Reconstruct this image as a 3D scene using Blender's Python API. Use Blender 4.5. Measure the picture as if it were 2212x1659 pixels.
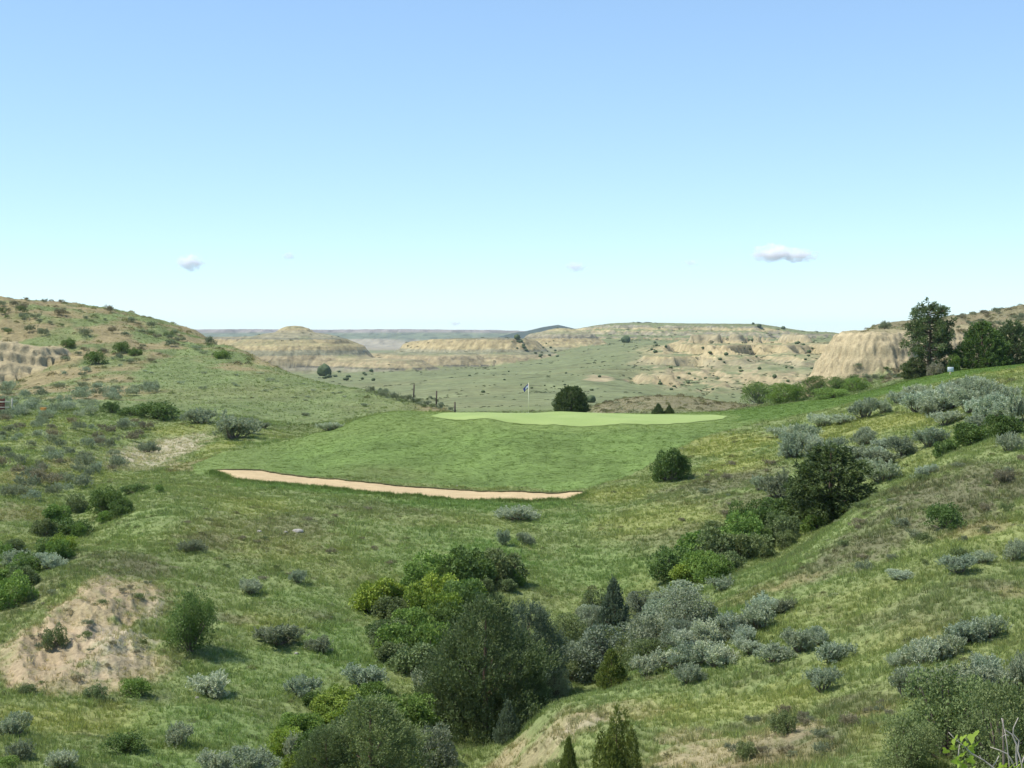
import bpy, bmesh, math, random
import numpy as np
from mathutils import Vector, Matrix

random.seed(7)
RNG = np.random.default_rng(7)
scene = bpy.context.scene
for o in list(bpy.data.objects):
    bpy.data.objects.remove(o, do_unlink=True)
COL = scene.collection

# ------------------------------------------------------------------ camera, sky, sun, exposure
K = 1024.0 / 2212.0 / 1500.0        # tangent per unit of the measured layout (2212 units wide), 52.7 mm lens
VH = 722.0                          # eye level in the layout
cam_data = bpy.data.cameras.new('camera')
cam_data.sensor_width = 36.0
cam_data.lens = 36.0 * 1500.0 / 1024.0
cam_data.shift_y = (VH - 829.5) * K * cam_data.lens / 36.0
cam_data.clip_start = 0.1
cam_data.clip_end = 60000.0
cam = bpy.data.objects.new('camera', cam_data)
cam.rotation_euler = (math.radians(90), 0, 0)
COL.objects.link(cam)
scene.camera = cam

SUN_EL = math.radians(58)
SUN_AZ = math.radians(-98)          # measured from +Y (view direction) towards +X
to_sun = Vector((math.sin(SUN_AZ) * math.cos(SUN_EL), math.cos(SUN_AZ) * math.cos(SUN_EL), math.sin(SUN_EL)))
world = bpy.data.worlds.new('World')
scene.world = world
world.use_nodes = True
wn = world.node_tree
for n in list(wn.nodes):
    wn.nodes.remove(n)
w_out = wn.nodes.new('ShaderNodeOutputWorld')
w_bg = wn.nodes.new('ShaderNodeBackground')
w_sky = wn.nodes.new('ShaderNodeTexSky')
w_sky.sky_type = 'NISHITA'
w_sky.sun_disc = False
w_sky.sun_elevation = SUN_EL
w_sky.sun_rotation = SUN_AZ
w_sky.altitude = 2000.0
w_sky.air_density = 1.0
w_sky.dust_density = 0.0
w_sky.ozone_density = 3.0
w_bg.inputs['Strength'].default_value = 0.15
w_gm = wn.nodes.new('ShaderNodeGamma'); w_gm.inputs['Gamma'].default_value = 0.70        # the phone's soft highlight curve
w_wb = wn.nodes.new('ShaderNodeMix'); w_wb.data_type = 'RGBA'; w_wb.blend_type = 'MULTIPLY'; w_wb.inputs[0].default_value = 1.0
w_wb.inputs[7].default_value = (1.13, 1.32, 1.45, 1.0)      # white balance of the camera
wn.links.new(w_sky.outputs[0], w_gm.inputs['Color'])
wn.links.new(w_gm.outputs[0], w_wb.inputs[6])
wn.links.new(w_wb.outputs[2], w_bg.inputs['Color'])
wn.links.new(w_bg.outputs[0], w_out.inputs['Surface'])

sun_data = bpy.data.lights.new('sun', 'SUN')
sun_data.energy = 4.2
sun_data.angle = math.radians(6.0)
sun_data.color = (1.0, 0.95, 0.87)
sun = bpy.data.objects.new('sun', sun_data)
sun.rotation_euler = to_sun.to_track_quat('Z', 'Y').to_euler()
sun.location = (0, 0, 200)
COL.objects.link(sun)

scene.view_settings.view_transform = 'Standard'
scene.view_settings.look = 'None'
scene.view_settings.gamma = 1.0
scene.view_settings.use_curve_mapping = False
scene.view_settings.exposure = 0.58
scene.render.engine = 'CYCLES'
scene.cycles.use_denoising = True
scene.cycles.max_bounces = 10
scene.cycles.diffuse_bounces = 2
scene.cycles.glossy_bounces = 1
scene.cycles.transmission_bounces = 3
scene.cycles.transparent_max_bounces = 4
scene.cycles.volume_bounces = 8
scene.cycles.volume_step_rate = 1.0
scene.cycles.use_adaptive_sampling = True
scene.cycles.adaptive_threshold = 0.02

# ------------------------------------------------------------------ numeric helpers
def _hash(ix, iy, seed):
    h = (ix.astype(np.int64) * 374761393 + iy.astype(np.int64) * 668265263 + seed * 974634497) & 0xFFFFFFFF
    h = ((h ^ (h >> 13)) * 1274126177) & 0xFFFFFFFF
    h = h ^ (h >> 16)
    return h & 0xFFFF

def perlin(x, y, seed=0):
    x = np.asarray(x, dtype=np.float64); y = np.asarray(y, dtype=np.float64)
    xi = np.floor(x).astype(np.int64); yi = np.floor(y).astype(np.int64)
    xf = x - xi; yf = y - yi
    u = xf * xf * xf * (xf * (xf * 6 - 15) + 10); v = yf * yf * yf * (yf * (yf * 6 - 15) + 10)
    def g(ix, iy, dx, dy):
        ang = _hash(ix, iy, seed) * (2 * math.pi / 65536.0)
        return np.cos(ang) * dx + np.sin(ang) * dy
    n00 = g(xi, yi, xf, yf); n10 = g(xi + 1, yi, xf - 1, yf)
    n01 = g(xi, yi + 1, xf, yf - 1); n11 = g(xi + 1, yi + 1, xf - 1, yf - 1)
    return ((n00 * (1 - u) + n10 * u) * (1 - v) + (n01 * (1 - u) + n11 * u) * v) * 1.4

def fbm(x, y, octaves=4, seed=0, gain=0.5):
    s = 0.0; a = 1.0; t = 0.0
    for i in range(octaves):
        s = s + a * perlin(x, y, seed + i * 17); t += a
        x = np.asarray(x) * 2.03 + 11.7; y = np.asarray(y) * 2.03 - 5.3; a *= gain
    return s / t

def ridged(x, y, octaves=3, seed=0):
    s = 0.0; a = 1.0; t = 0.0
    for i in range(octaves):
        s = s + a * (1 - 2 * np.abs(perlin(x, y, seed + i * 31))); t += a
        x = np.asarray(x) * 2.1 + 3.1; y = np.asarray(y) * 2.1 + 7.7; a *= 0.5
    return s / t

def sstep(e0, e1, x):
    t = np.clip((x - e0) / (e1 - e0), 0, 1)
    return t * t * (3 - 2 * t)

def in_poly(px, py, poly):
    px = np.asarray(px); inside = np.zeros(px.shape, bool)
    n = len(poly); j = n - 1
    for i in range(n):
        xi, yi = poly[i]; xj, yj = poly[j]
        c = ((yi > py) != (yj > py)) & (px < (xj - xi) * (py - yi) / (yj - yi + 1e-12) + xi)
        inside ^= c; j = i
    return inside

def seg_dist(x, y, pts):
    """distance to a polyline in plan and the running parameter (index + fraction) of the nearest point"""
    best = np.full(x.shape, 1e9); par = np.zeros(x.shape)
    if len(pts) == 1:
        return np.hypot(x - pts[0][0], y - pts[0][1]), par
    for i in range(len(pts) - 1):
        ax, ay = pts[i]; bx, by = pts[i + 1]
        dx, dy = bx - ax, by - ay
        t = np.clip(((x - ax) * dx + (y - ay) * dy) / (dx * dx + dy * dy), 0, 1)
        d = np.hypot(x - ax - t * dx, y - ay - t * dy)
        m = d < best
        best = np.where(m, d, best); par = np.where(m, i + t, par)
    return best, par

def X(u, Y):
    return (u - 1106.0) * K * Y
def Zv(v, Y):
    return (VH - v) * K * Y

# ------------------------------------------------------------------ the lie of the land: sections (v, Y) along sight lines u
SEC = {
 -520: [(1900,22),(1659,30),(1480,38),(1330,48),(1180,62),(1050,80),(950,105),(870,140),(830,165),(760,190),(696,210),(650,235),(670,320),(740,600),(735,1500)],
 -250: [(1900,22),(1659,30),(1500,36),(1330,46),(1270,53),(1140,64),(1040,80),(950,105),(890,125),(856,150),(840,165),(834,173),(785,188),(702,207),(645,230),(665,320),(740,600),(735,1500)],
 0: [(2140,8),(2018,15),(1900,22),(1659,30),(1500,37),(1330,45),(1290,50),(1180,58),(1080,70),(1000,85),(930,105),(895,122),(862,140),(846,156),(838,167),(832,174),(788,187),(712,204),(650,226),(662,250),(690,300),(745,600),(735,1500)],
 170: [(1900,22),(1659,30.5),(1500,37.5),(1350,43),(1235,50),(1178,58),(1155,64),(1080,74),(1000,88),(940,102),(905,118),(880,128),(850,145),(820,162),(780,178),(740,192),(694,212),(664,232),(730,320),(760,600),(740,1500)],
 330: [(1900,22),(1659,31),(1500,38),(1390,43),(1250,51),(1130,61),(1062,72),(1046,80),(1000,95),(975,104),(930,114),(905,121),(885,130),(850,145),(800,168),(760,188),(720,212),(692,236),(790,330),(790,600),(745,1500)],
 430: [(745,214),(724,232),(820,320)],
 500: [(1950,22),(1680,31),(1520,38),(1380,45),(1250,53),(1130,63),(1060,76),(1025,85),(992,93),(965,102),(940,112),(910,122),(870,138),(820,158),(778,178),(756,205),(860,290),(830,500),(812,650),(806,800),(790,1000),(760,1500)],
 590: [(800,168),(792,190),(880,250)],
 680: [(1980,22),(1720,31),(1540,38.5),(1400,45),(1270,53),(1160,62),(1085,73),(1050,81),(1032,86),(985,95),(936,104),(950,112),(930,122),(890,136),(850,150),(824,163),(860,195),(905,260),(865,400),(822,600),(812,720),(806,850),(790,1000),(762,1500)],
 770: [(911,105),(870,142),(840,156),(880,190)],
 860: [(2000,22),(1740,32),(1600,37),(1450,44),(1310,52),(1180,62),(1100,72),(1066,79),(1048,84),(990,92),(930,100),(891,107),(897,118),(896,130),(875,142),(858,150),(900,180),(905,260),(860,400),(815,600),(804,720),(798,850),(785,1000),(762,1500)],
 960: [(1070,79.5),(1052,84),(893,110),(896,120),(905,130),(888,140),(930,165)],
 1050: [(2140,8),(2018,15),(2000,22),(1760,32),(1640,37),(1540,41),(1440,45),(1300,53),(1180,63),(1110,72),(1075,79),(1057,83.5),(1000,90),(940,97),(908,101),(896,110),(893,118),(950,132),(950,160),(900,260),(850,390),(815,520),(802,640),(797,760),(793,860),(782,1000),(765,1300)],
 1200: [(1950,20),(1720,28),(1590,33),(1520,37),(1545,41),(1470,46),(1330,53),(1200,62),(1120,71),(1080,78),(1064,82),(1010,88),(950,95),(918,100),(898,110),(891,120),(950,135),(950,160),(895,260),(835,420),(805,550),(785,700),(770,880),(752,1150),(745,1400)],
 1350: [(1900,19),(1720,26),(1590,31),(1500,36),(1468,39),(1480,44),(1400,49),(1300,54),(1200,61),(1110,71),(1065,79),(1020,86),(955,94),(921,99),(900,110),(894,120),(930,135),(890,180),(870,205),(861,222),(872,270),(845,400),(812,490),(786,570),(766,660),(751,800),(742,1000),(739,1250),(737,1400)],
 1500: [(1880,18),(1700,25),(1550,32),(1430,38),(1350,42),(1330,47),(1265,52),(1180,60),(1100,69),(1050,77),(1010,84),(960,92),(925,99),(906,106),(895,114),(892,122),(920,135),(885,180),(862,210),(859,228),(872,270),(854,420),(846,480),(815,520),(786,560),(762,610),(747,680),(739,800),(736,1000),(737,1350)],
 1680: [(1850,17),(1700,23),(1550,30),(1400,37),(1300,42),(1238,47),(1210,55),(1120,64),(1040,74),(980,83),(940,92),(912,100),(893,108),(880,116),(872,128),(869,135),(890,180),(866,230),(876,270),(850,430),(824,480),(792,520),(766,570),(749,640),(738,800),(734,1000),(735,1300)],
 1860: [(1820,16),(1700,21),(1500,30),(1350,37),(1200,45),(1088,54),(1112,62),(1060,68),(1000,75),(950,82),(905,90),(875,98),(862,106),(852,116),(848,130),(843,145),(832,165),(822,190),(770,225),(720,258),(800,330),(830,440),(800,500),(770,560),(749,640),(737,800),(731,1000),(728,1300)],
 2040: [(2100,8),(1900,13),(1700,20),(1500,28),(1300,36),(1150,45),(1050,52),(988,58),(1010,66),(950,74),(905,82),(870,90),(840,98),(820,106),(808,116),(803,128),(803,150),(796,180),(752,212),(700,245),(704,300),(740,500),(735,1000),(722,1400)],
 2212: [(1780,16),(1659,21),(1500,27),(1300,35),(1150,43),(1020,52),(930,60),(935,68),(880,76),(840,84),(812,94),(795,104),(787,114),(788,130),(780,160),(742,190),(702,215),(669,245),(672,300),(700,500),(720,1000)],
 2450: [(1740,16),(1600,21),(1450,27),(1250,35),(1100,43),(970,52),(890,60),(890,68),(840,76),(800,84),(775,94),(760,104),(755,114),(755,130),(745,160),(700,190),(660,215),(630,245),(640,300),(690,500),(715,1000)],
 2740: [(1700,16),(1560,21),(1200,35),(930,52),(850,60),(800,76),(740,94),(720,114),(700,160),(640,215),(610,245),(640,400),(700,1000)],
}
for u_ in (-520, -250, 0, 330, 680, 1050):
    SEC[u_] = SEC.get(u_, []) + [(752, 2400), (749, 3200), (747, 3900), (744, 4600), (733, 8000)]
for u_ in (1350, 1680, 2040, 2450, 2740):
    SEC[u_] = SEC.get(u_, []) + [(735, 2200), (733, 4000), (722, 8000)]
for u_ in (-520, 1350, 2740, 330):
    SEC[u_] = [(2100, 8)] + SEC[u_]
ctl = np.array([((u - 1106) * K * 4.0, math.log(Y), (VH - v) * K) for u, l in SEC.items() for v, Y in l])
# heights are interpolated as Z with a damping that follows distance, by a thin-plate spline
def _kern(r2):
    return r2 * np.log(r2 + 1e-12)
n_ = len(ctl)
A_ = np.zeros((n_ + 3, n_ + 3))
d2 = (ctl[:, None, 0] - ctl[None, :, 0]) ** 2 + (ctl[:, None, 1] - ctl[None, :, 1]) ** 2
A_[:n_, :n_] = _kern(d2) + np.eye(n_) * 2e-4
A_[:n_, n_] = 1; A_[:n_, n_ + 1] = ctl[:, 0]; A_[:n_, n_ + 2] = ctl[:, 1]
A_[n_:, :n_] = A_[:n_, n_:].T
W_ = np.linalg.solve(A_, np.concatenate([ctl[:, 2], np.zeros(3)]))

def base_height(x, y):
    p = np.ravel(x / y * 4.0).astype(np.float32); q = np.ravel(np.log(y)).astype(np.float32)
    out = np.empty(p.shape, np.float64)
    cx = ctl[:, 0].astype(np.float32); cy = ctl[:, 1].astype(np.float32); w = W_[:n_].astype(np.float32)
    for s in range(0, len(p), 20000):
        e = s + 20000
        r2 = (p[s:e, None] - cx) ** 2 + (q[s:e, None] - cy) ** 2 + 1e-9
        out[s:e] = (r2 * np.log(r2)) @ w
    out += W_[n_] + W_[n_ + 1] * p + W_[n_ + 2] * q
    return out.reshape(np.shape(x)) * y

# hard-edged landforms: plan axis (u, Y), crest heights, profile of (distance, drop)
def axis(*uy):
    return [(X(u, Y), Y) for u, Y in uy]
FORMS = [
 # name, axis, crest Z at each node, profile, gully size, gully depth, gully octaves
 ('butte', axis((470, 930), (560, 905), (690, 880)), (-1.6, -1.2, -2.2),
   [(0,0),(14,-.6),(16,-1.8),(20,-8.2),(25,-9.6),(29,-11),(38,-17.6),(39,-18.6),(44,-20),(49,-23),(60,-30)], 13, 2.4, 3),
 ('butte', axis((637, 892)), (5.1,), [(0,0),(4,-.35),(8,-1.9),(11,-4.0),(18,-4.9),(30,-8),(40,-12)], 9, 1.5, 2),
 ('mesa', axis((930, 1010), (985, 950), (1085, 930), (1095, 990)), (-4.5, -2.4, -2.0, -2.5),
   [(0,0),(14,-.8),(17,-2.5),(24,-8.8),(30,-10.2),(36,-12),(45,-18),(50,-20),(70,-32)], 17, 4.0, 3),
 ('mesa', axis((850, 930), (960, 905)), (-11.0, -11.0), [(0,0),(16,-.5),(22,-2.0),(29,-7.5),(33,-9),(50,-18)], 14, 3.6, 3),
 ('mesa', axis((770, 860), (860, 830)), (-13.0, -13.5), [(0,0),(12,-.6),(22,-6.2),(40,-12)], 12, 3.5, 3),
 ('mesa', axis((1213, 1090)), (4.6,), [(0,0),(5,-.5),(12,-2.6),(22,-4.6),(26,-8),(34,-13),(50,-17)], 12, 3.2, 3),
 ('ridge', axis((1240, 1420), (1300, 1380), (1370, 1330), (1500, 1300), (1640, 1270), (1740, 1260)), (3.5, 6.4, 10.6, 9.4, 8.9, 2.6),
   [(0,0),(22,-1.0),(28,-2.4),(34,-6.0),(38,-6.8),(46,-10.8),(56,-12.0),(62,-14.5),(90,-17),(150,-24)], 20, 6.5, 4),
 ('mountain', axis((1130, 3500), (1170, 3500), (1205, 3500), (1245, 3500)), (6.5, 17.0, 23.0, 13.0), [(0,0),(15,-1.5),(60,-14),(140,-30)], 40, 6, 3),
 ('far_mesa', axis((-600, 4900), (300, 4700), (560, 4500), (760, 4700), (860, 4450), (1000, 4300), (1100, 4500)), (14, 14, 14.5, 13, 14.5, 12.0, 7.0),
   [(0,0),(110,-1.0),(135,-8),(200,-16),(240,-19),(330,-36),(420,-50)], 120, 75, 4),
 ('bluff', axis((1884, 190), (1930, 194), (2000, 197), (2200, 205)), (0.45, 0.65, 0.9, 1.6),
   [(0,0),(3.6,-.22),(4.4,-.6),(5.2,-1.7),(6.6,-4.3),(7.4,-5.7),(8.4,-6.6),(11,-12)], 5.0, 1.0, 3),
 ('clay_ledge', axis((-500, 184), (-100, 182), (20, 180), (78, 181)), (-.6, -.7, -.9, -1.5),
   [(0,0),(3.4,-.15),(4.0,-.5),(4.9,-2.0),(6.6,-2.5),(7.3,-2.9),(8.4,-4.9),(12,-6.4),(20,-10)], 4.0, 0.7, 3),
]
FORM_NAMES = ['ground', 'grassy_hill', 'brown_hill', 'valley', 'butte', 'mesa', 'ridge', 'mountain', 'far_mesa', 'bluff', 'clay_ledge', 'gullied_slope']

# playing surfaces in plan: (u, Y) rings
GREEN = [(930,106),(960,110.5),(1030,114),(1150,115.5),(1300,115.5),(1450,113.5),(1545,111),(1572,108.5),(1560,105.8),(1490,102.6),(1400,100.6),(1250,99.6),(1100,100.8),(1000,103)]
TURF = [(470,89),(600,87.5),(750,86),(900,84.8),(1050,84),(1265,82),(1350,84.5),(1420,88),(1480,92),(1550,97),(1650,101.5),(1800,103.5),(1950,104.5),(2130,105.5),(2330,106),
        (2330,121),(2040,123),(1860,122.5),(1680,123.5),(1500,121),(1200,120.5),(1050,118.5),(930,114),(840,110.5),(700,107.5),(600,104),(480,96)]
APRON = [(430,84),(600,87),(640,100),(560,101),(470,97),(410,92)]
BUNKER_BACK = [(462,1018),(500,1017),(560,1018),(600,1025),(680,1034),(760,1042),(850,1051),(950,1058),(1050,1064),(1150,1066),(1230,1064),(1266,1066)]
BUNKER_FRONT = [(462,1025),(500,1036),(560,1041),(600,1045),(680,1052),(760,1060),(850,1069),(950,1076.5),(1050,1081),(1150,1082),(1230,1079.5),(1266,1071)]

def terrace(z, T, w):
    t = z / T; i = np.floor(t); f = t - i
    return z + w * ((i + sstep(0.45, 0.95, f)) * T - z)

def land(x, y, with_id=False):
    z = base_height(x, y)
    u = 1106 + x / y / K
    far = sstep(280, 420, y)
    # broken, gullied ground of the far slopes
    if y.max() > 280:
        rough = far * (1 - sstep(1500, 2500, y))
        face = sstep(1330, 1450, u + 60 * fbm(x / 90, y / 90, 2, 4)) * sstep(420, 480, y) * (1 - sstep(680, 760, y)) * (0.35 + 0.65 * sstep(-.2, .25, fbm(x / 70, y / 70, 2, 9)))
        z = z + rough * (1.3 * fbm(x / 60, y / 60, 4, 21) + 0.5 * fbm(x / 14, y / 14, 3, 5))
        z = z + face * (9.0 * ridged(x / 21 + 0.5 * fbm(x / 30, y / 30, 2, 3), y / 90, 4, 12) - 3.2)
        z = np.where(far > 0, z + (terrace(z + 0.8 * fbm(x / 35, y / 35, 3, 8), 4.2, 0.95) - z) * np.maximum(face, 0.10 * far), z)
    ident = np.where(y < 300, 0, 3)
    if y.max() > 420 and y.min() < 760:
        ident = np.where((y > 425) & (y < 755) & (u > 1290) & (u < 2000), 11, ident)
    # mid-distance hills: hummocks and small scarps
    if y.max() > 120 and y.min() < 420:
        mid = sstep(120, 150, y) * (1 - far)
        hill_l = mid * sstep(820, 560, u) * sstep(-9, -3.5, z)
        hill_r = mid * sstep(1700, 1850, u) * sstep(-6.5, -3.5, z)
        hum = np.maximum(hill_l * sstep(185, 200, y + 20 * sstep(600, 300, u)), hill_r)
        z = z + hum * (0.55 * ridged(x / 9, y / 11, 3, 33) + 0.3 * fbm(x / 3.1, y / 3.1, 3, 41))
        z = z + mid * 0.12 * fbm(x / 2.2, y / 2.2, 3, 51)
        ident = np.where(hill_l > 0.35, 1, ident); ident = np.where(hill_r > 0.5, 2, ident)
    # the near prairie
    turf = np.zeros(x.shape, bool)
    if y.min() < 150:
        uu = u + 8 * fbm(x / 2.0, y / 2.0, 2, 61); YY = y + 0.35 * fbm(x / 1.7, y / 1.7, 2, 62)
        turf = in_poly(uu, YY, TURF) | in_poly(uu, YY, APRON)
        near = (1 - sstep(120, 150, y)) * np.where(turf, 0.10, 1.0)
        near = near * np.where((y > 78) & (y < 88) & (u > 440) & (u < 1290), 0.25, 1.0)
        z = z + near * (0.22 * fbm(x / 3.4, y / 3.4, 3, 71) + 0.09 * fbm(x / 0.9, y / 0.9, 3, 72))
        # eroded bank on the left and rilled bank at the bottom
        bank = np.exp(-(((x - X(190, 43)) / 2.6) ** 2 + ((y - 43) / 5.0) ** 2))
        z = z + bank * (0.55 * ridged(x / 1.3 + 0.25 * y, y / 3.0, 4, 81) - 0.25)
        rill = np.exp(-(((x - X(1230, 30)) / 2.0) ** 2 + ((y - 31) / 4.5) ** 2))
        z = z + rill * (0.25 * ridged((x + 0.35 * y) / 0.55, (y - 0.3 * x) / 2.4, 3, 83) - 0.1)
    for name, ax, crest, prof, gs, gd, go in FORMS:
        d0 = ax[0][1]
        lim = prof[-1][0] + gd * 2 + 5
        xs = [p[0] for p in ax]; ys = [p[1] for p in ax]
        m = (x > min(xs) - lim) & (x < max(xs) + lim) & (y > min(ys) - lim) & (y < max(ys) + lim)
        if not m.any():
            continue
        xm, ym = x[m], y[m]
        d, par = seg_dist(xm, ym, ax)
        g = ridged(xm / gs, ym / (gs * 2.0), go, int(d0) % 97) * 0.6 + 0.4 * fbm(xm / (gs * 2.5), ym / (gs * 2.5), 2, 19)
        if name in ('bluff', 'clay_ledge'):
            g = .3 * g + .7 * fbm(xm / (gs * .9), ym / (gs * .9), 4, 75) + .12 * ridged(xm / (gs * .28), ym / (gs * .5), 3, 77) + .5 * fbm(xm / .7, ym / .7, 3, 78)
        else:
            g = g + .45 * ridged(xm / (gs * .33), ym / (gs * .8), 3, 77)
        dd = np.maximum(d - gd * g * sstep(0, prof[2][0], d), 0)
        cz = np.interp(par, np.arange(len(crest)), crest)
        pz = np.interp(dd, [p[0] for p in prof] + [prof[-1][0] * 2], [p[1] for p in prof] + [prof[-1][1] * 3 - 20])
        if name in ('bluff', 'clay_ledge'):
            pz = terrace(pz + .5 * fbm(xm / 4, ym / 4, 3, 79), 1.9 if name == 'bluff' else 1.2, .30 if name == 'bluff' else .75) + .16 * fbm(xm / .9, ym / .9, 3, 80)
        pz = cz + pz + 0.035 * gd * fbm(xm / (gs * .5), ym / (gs * .5), 3, 23)
        zm = z[m]; hit = pz > zm
        z[m] = np.where(hit, pz, zm)
        im = ident[m]; im[hit] = FORM_NAMES.index(name); ident[m] = im
    if with_id:
        return z, ident, turf
    return z

# ------------------------------------------------------------------ the terrain lattice (finer near the view)
av = np.concatenate([np.linspace(-0.56, -0.375, 24, endpoint=False), np.linspace(-0.375, 0.375, 690), np.linspace(0.375, 0.56, 25)[1:]])
lv = np.concatenate([np.linspace(math.log(4.0), math.log(17), 40, endpoint=False),
                     np.linspace(math.log(17), math.log(128), 430, endpoint=False),
                     np.linspace(math.log(128), math.log(290), 150, endpoint=False),
                     np.linspace(math.log(290), math.log(1500), 320, endpoint=False),
                     np.linspace(math.log(1500), math.log(8000), 110)])
Yv = np.exp(lv)
NA, NY = len(av), len(Yv)
GX = av[None, :] * Yv[:, None]; GY = np.repeat(Yv[:, None], NA, 1)
_parts = []
_rows = [0] + [int(np.searchsorted(Yv, q)) for q in (120, 279, 1600)] + [NY]
for i0, i1 in zip(_rows[:-1], _rows[1:]):
    _parts.append(land(GX[i0:i1], GY[i0:i1], True))
GZ, GID, GTURF = [np.concatenate([p_[i] for p_ in _parts]) for i in range(3)]
GB = GZ / GY

def height(x, y):
    """height of the built terrain lattice at plan points"""
    x = np.atleast_1d(np.asarray(x, float)); y = np.atleast_1d(np.asarray(y, float))
    ia = np.clip(np.searchsorted(av, x / y) - 1, 0, NA - 2); iy = np.clip(np.searchsorted(lv, np.log(y)) - 1, 0, NY - 2)
    fa = np.clip((x / y - av[ia]) / (av[ia + 1] - av[ia]), 0, 1); fy = np.clip((y - Yv[iy]) / (Yv[iy + 1] - Yv[iy]), 0, 1)
    return (GZ[iy, ia] * (1 - fa) + GZ[iy, ia + 1] * fa) * (1 - fy) + (GZ[iy + 1, ia] * (1 - fa) + GZ[iy + 1, ia + 1] * fa) * fy

def ground(u, v, ymin=10.0):
    """first point of the terrain met along a sight line, as a world point"""
    a = (u - 1106) * K; b = (VH - v) * K
    ia = int(np.clip(np.searchsorted(av, a) - 1, 0, NA - 2)); f = (a - av[ia]) / (av[ia + 1] - av[ia])
    col = GB[:, ia] * (1 - f) + GB[:, ia + 1] * f
    ok = np.nonzero((col >= b) & (Yv >= ymin))[0]
    if len(ok) == 0:
        Y = 230.0
    else:
        i = ok[0]
        if i == 0 or Yv[i - 1] < ymin or col[i - 1] >= b:
            Y = Yv[i]
        else:
            t = (b - col[i - 1]) / (col[i] - col[i - 1] + 1e-12); Y = Yv[i - 1] + t * (Yv[i] - Yv[i - 1])
    return Vector((a * Y, Y, float(height(a * Y, Y)[0])))
# ------------------------------------------------------------------ object helpers
def link(o):
    COL.objects.link(o); return o

def tag(o, label=None, cat=None, group=None, kind=None):
    if label: o['label'] = label
    if cat: o['category'] = cat
    if group: o['group'] = group
    if kind: o['kind'] = kind
    return o

def np_mesh(name, verts, faces, mats=(), smooth=False, attrs=None):
    """mesh from numpy arrays; faces is an (n, 3) or (n, 4) index array"""
    verts = np.asarray(verts, np.float32); faces = np.asarray(faces, np.int32)
    me = bpy.data.meshes.new(name)
    k = faces.shape[1]
    me.vertices.add(len(verts)); me.vertices.foreach_set('co', verts.ravel())
    me.loops.add(faces.size); me.loops.foreach_set('vertex_index', faces.ravel())
    me.polygons.add(len(faces)); me.polygons.foreach_set('loop_start', np.arange(0, faces.size, k, dtype=np.int32))
    if smooth:
        me.polygons.foreach_set('use_smooth', np.ones(len(faces), bool))
    for m in mats:
        me.materials.append(m)
    for an, (typ, data) in (attrs or {}).items():
        at = me.attributes.new(an, typ, 'POINT')
        at.data.foreach_set('color' if 'COLOR' in typ else ('vector' if typ == 'FLOAT_VECTOR' else 'value'), np.asarray(data, np.float32).ravel())
    me.update(calc_edges=True)
    return me

def new_obj(name, mesh, parent=None, loc=None):
    o = bpy.data.objects.new(name, mesh); link(o)
    if parent is not None: o.parent = parent
    if loc is not None: o.location = loc
    return o

class NB:
    """small node-tree builder"""
    def __init__(self, name):
        self.m = bpy.data.materials.new(name); self.m.use_nodes = True
        self.t = self.m.node_tree
        for n in list(self.t.nodes): self.t.nodes.remove(n)
        self.out = self.t.nodes.new('ShaderNodeOutputMaterial')
    def n(self, typ, **kw):
        nd = self.t.nodes.new(typ)
        for k, v in kw.items():
            if k in nd.inputs.keys() if isinstance(k, str) else False:
                nd.inputs[k].default_value = v
            else:
                setattr(nd, k, v)
        return nd
    def l(self, a, b): self.t.links.new(a, b)
    def noise(self, scale, detail=3, rough=0.55, coord=None):
        nd = self.n('ShaderNodeTexNoise'); nd.inputs['Scale'].default_value = scale
        nd.inputs['Detail'].default_value = detail; nd.inputs['Roughness'].default_value = rough
        if coord is not None: self.l(coord, nd.inputs['Vector'])
        return nd
    def ramp(self, fac, lo, hi, a=(0, 0, 0, 1), b=(1, 1, 1, 1)):
        r = self.n('ShaderNodeValToRGB'); e = r.color_ramp.elements
        e[0].position = lo; e[0].color = a; e[1].position = hi; e[1].color = b
        self.l(fac, r.inputs[0]); return r
    def mix(self, blend, fac, a, b):
        m = self.n('ShaderNodeMix'); m.data_type = 'RGBA'; m.blend_type = blend
        for s, v in ((m.inputs[0], fac), (m.inputs[6], a), (m.inputs[7], b)):
            if hasattr(v, 'links'): self.l(v, s)
            elif isinstance(v, (int, float)): s.default_value = v
            else: s.default_value = (*v, 1) if len(v) == 3 else v
        return m.outputs[2]
    def bsdf(self, rough=0.9, spec=0.2):
        p = self.n('ShaderNodeBsdfPrincipled'); p.inputs['Roughness'].default_value = rough
        p.inputs['Specular IOR Level'].default_value = spec
        self.l(p.outputs[0], self.out.inputs['Surface']); return p

def plain(name, col, rough=0.7, var=0.25, scale=8.0, spec=0.3, bump=0.0):
    b = NB(name); p = b.bsdf(rough, spec)
    tc = b.n('ShaderNodeTexCoord')
    nz = b.noise(scale, 4, 0.6, tc.outputs['Object'])
    lo = tuple(c * (1 - var) for c in col); hi = tuple(min(1, c * (1 + var)) for c in col)
    r = b.ramp(nz.outputs['Fac'], 0.3, 0.7, (*lo, 1), (*hi, 1))
    b.l(r.outputs[0], p.inputs['Base Color'])
    if bump:
        bp = b.n('ShaderNodeBump'); bp.inputs['Strength'].default_value = bump; bp.inputs['Distance'].default_value = 0.02
        b.l(nz.outputs['Fac'], bp.inputs['Height']); b.l(bp.outputs[0], p.inputs['Normal'])
    return b.m

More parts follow.
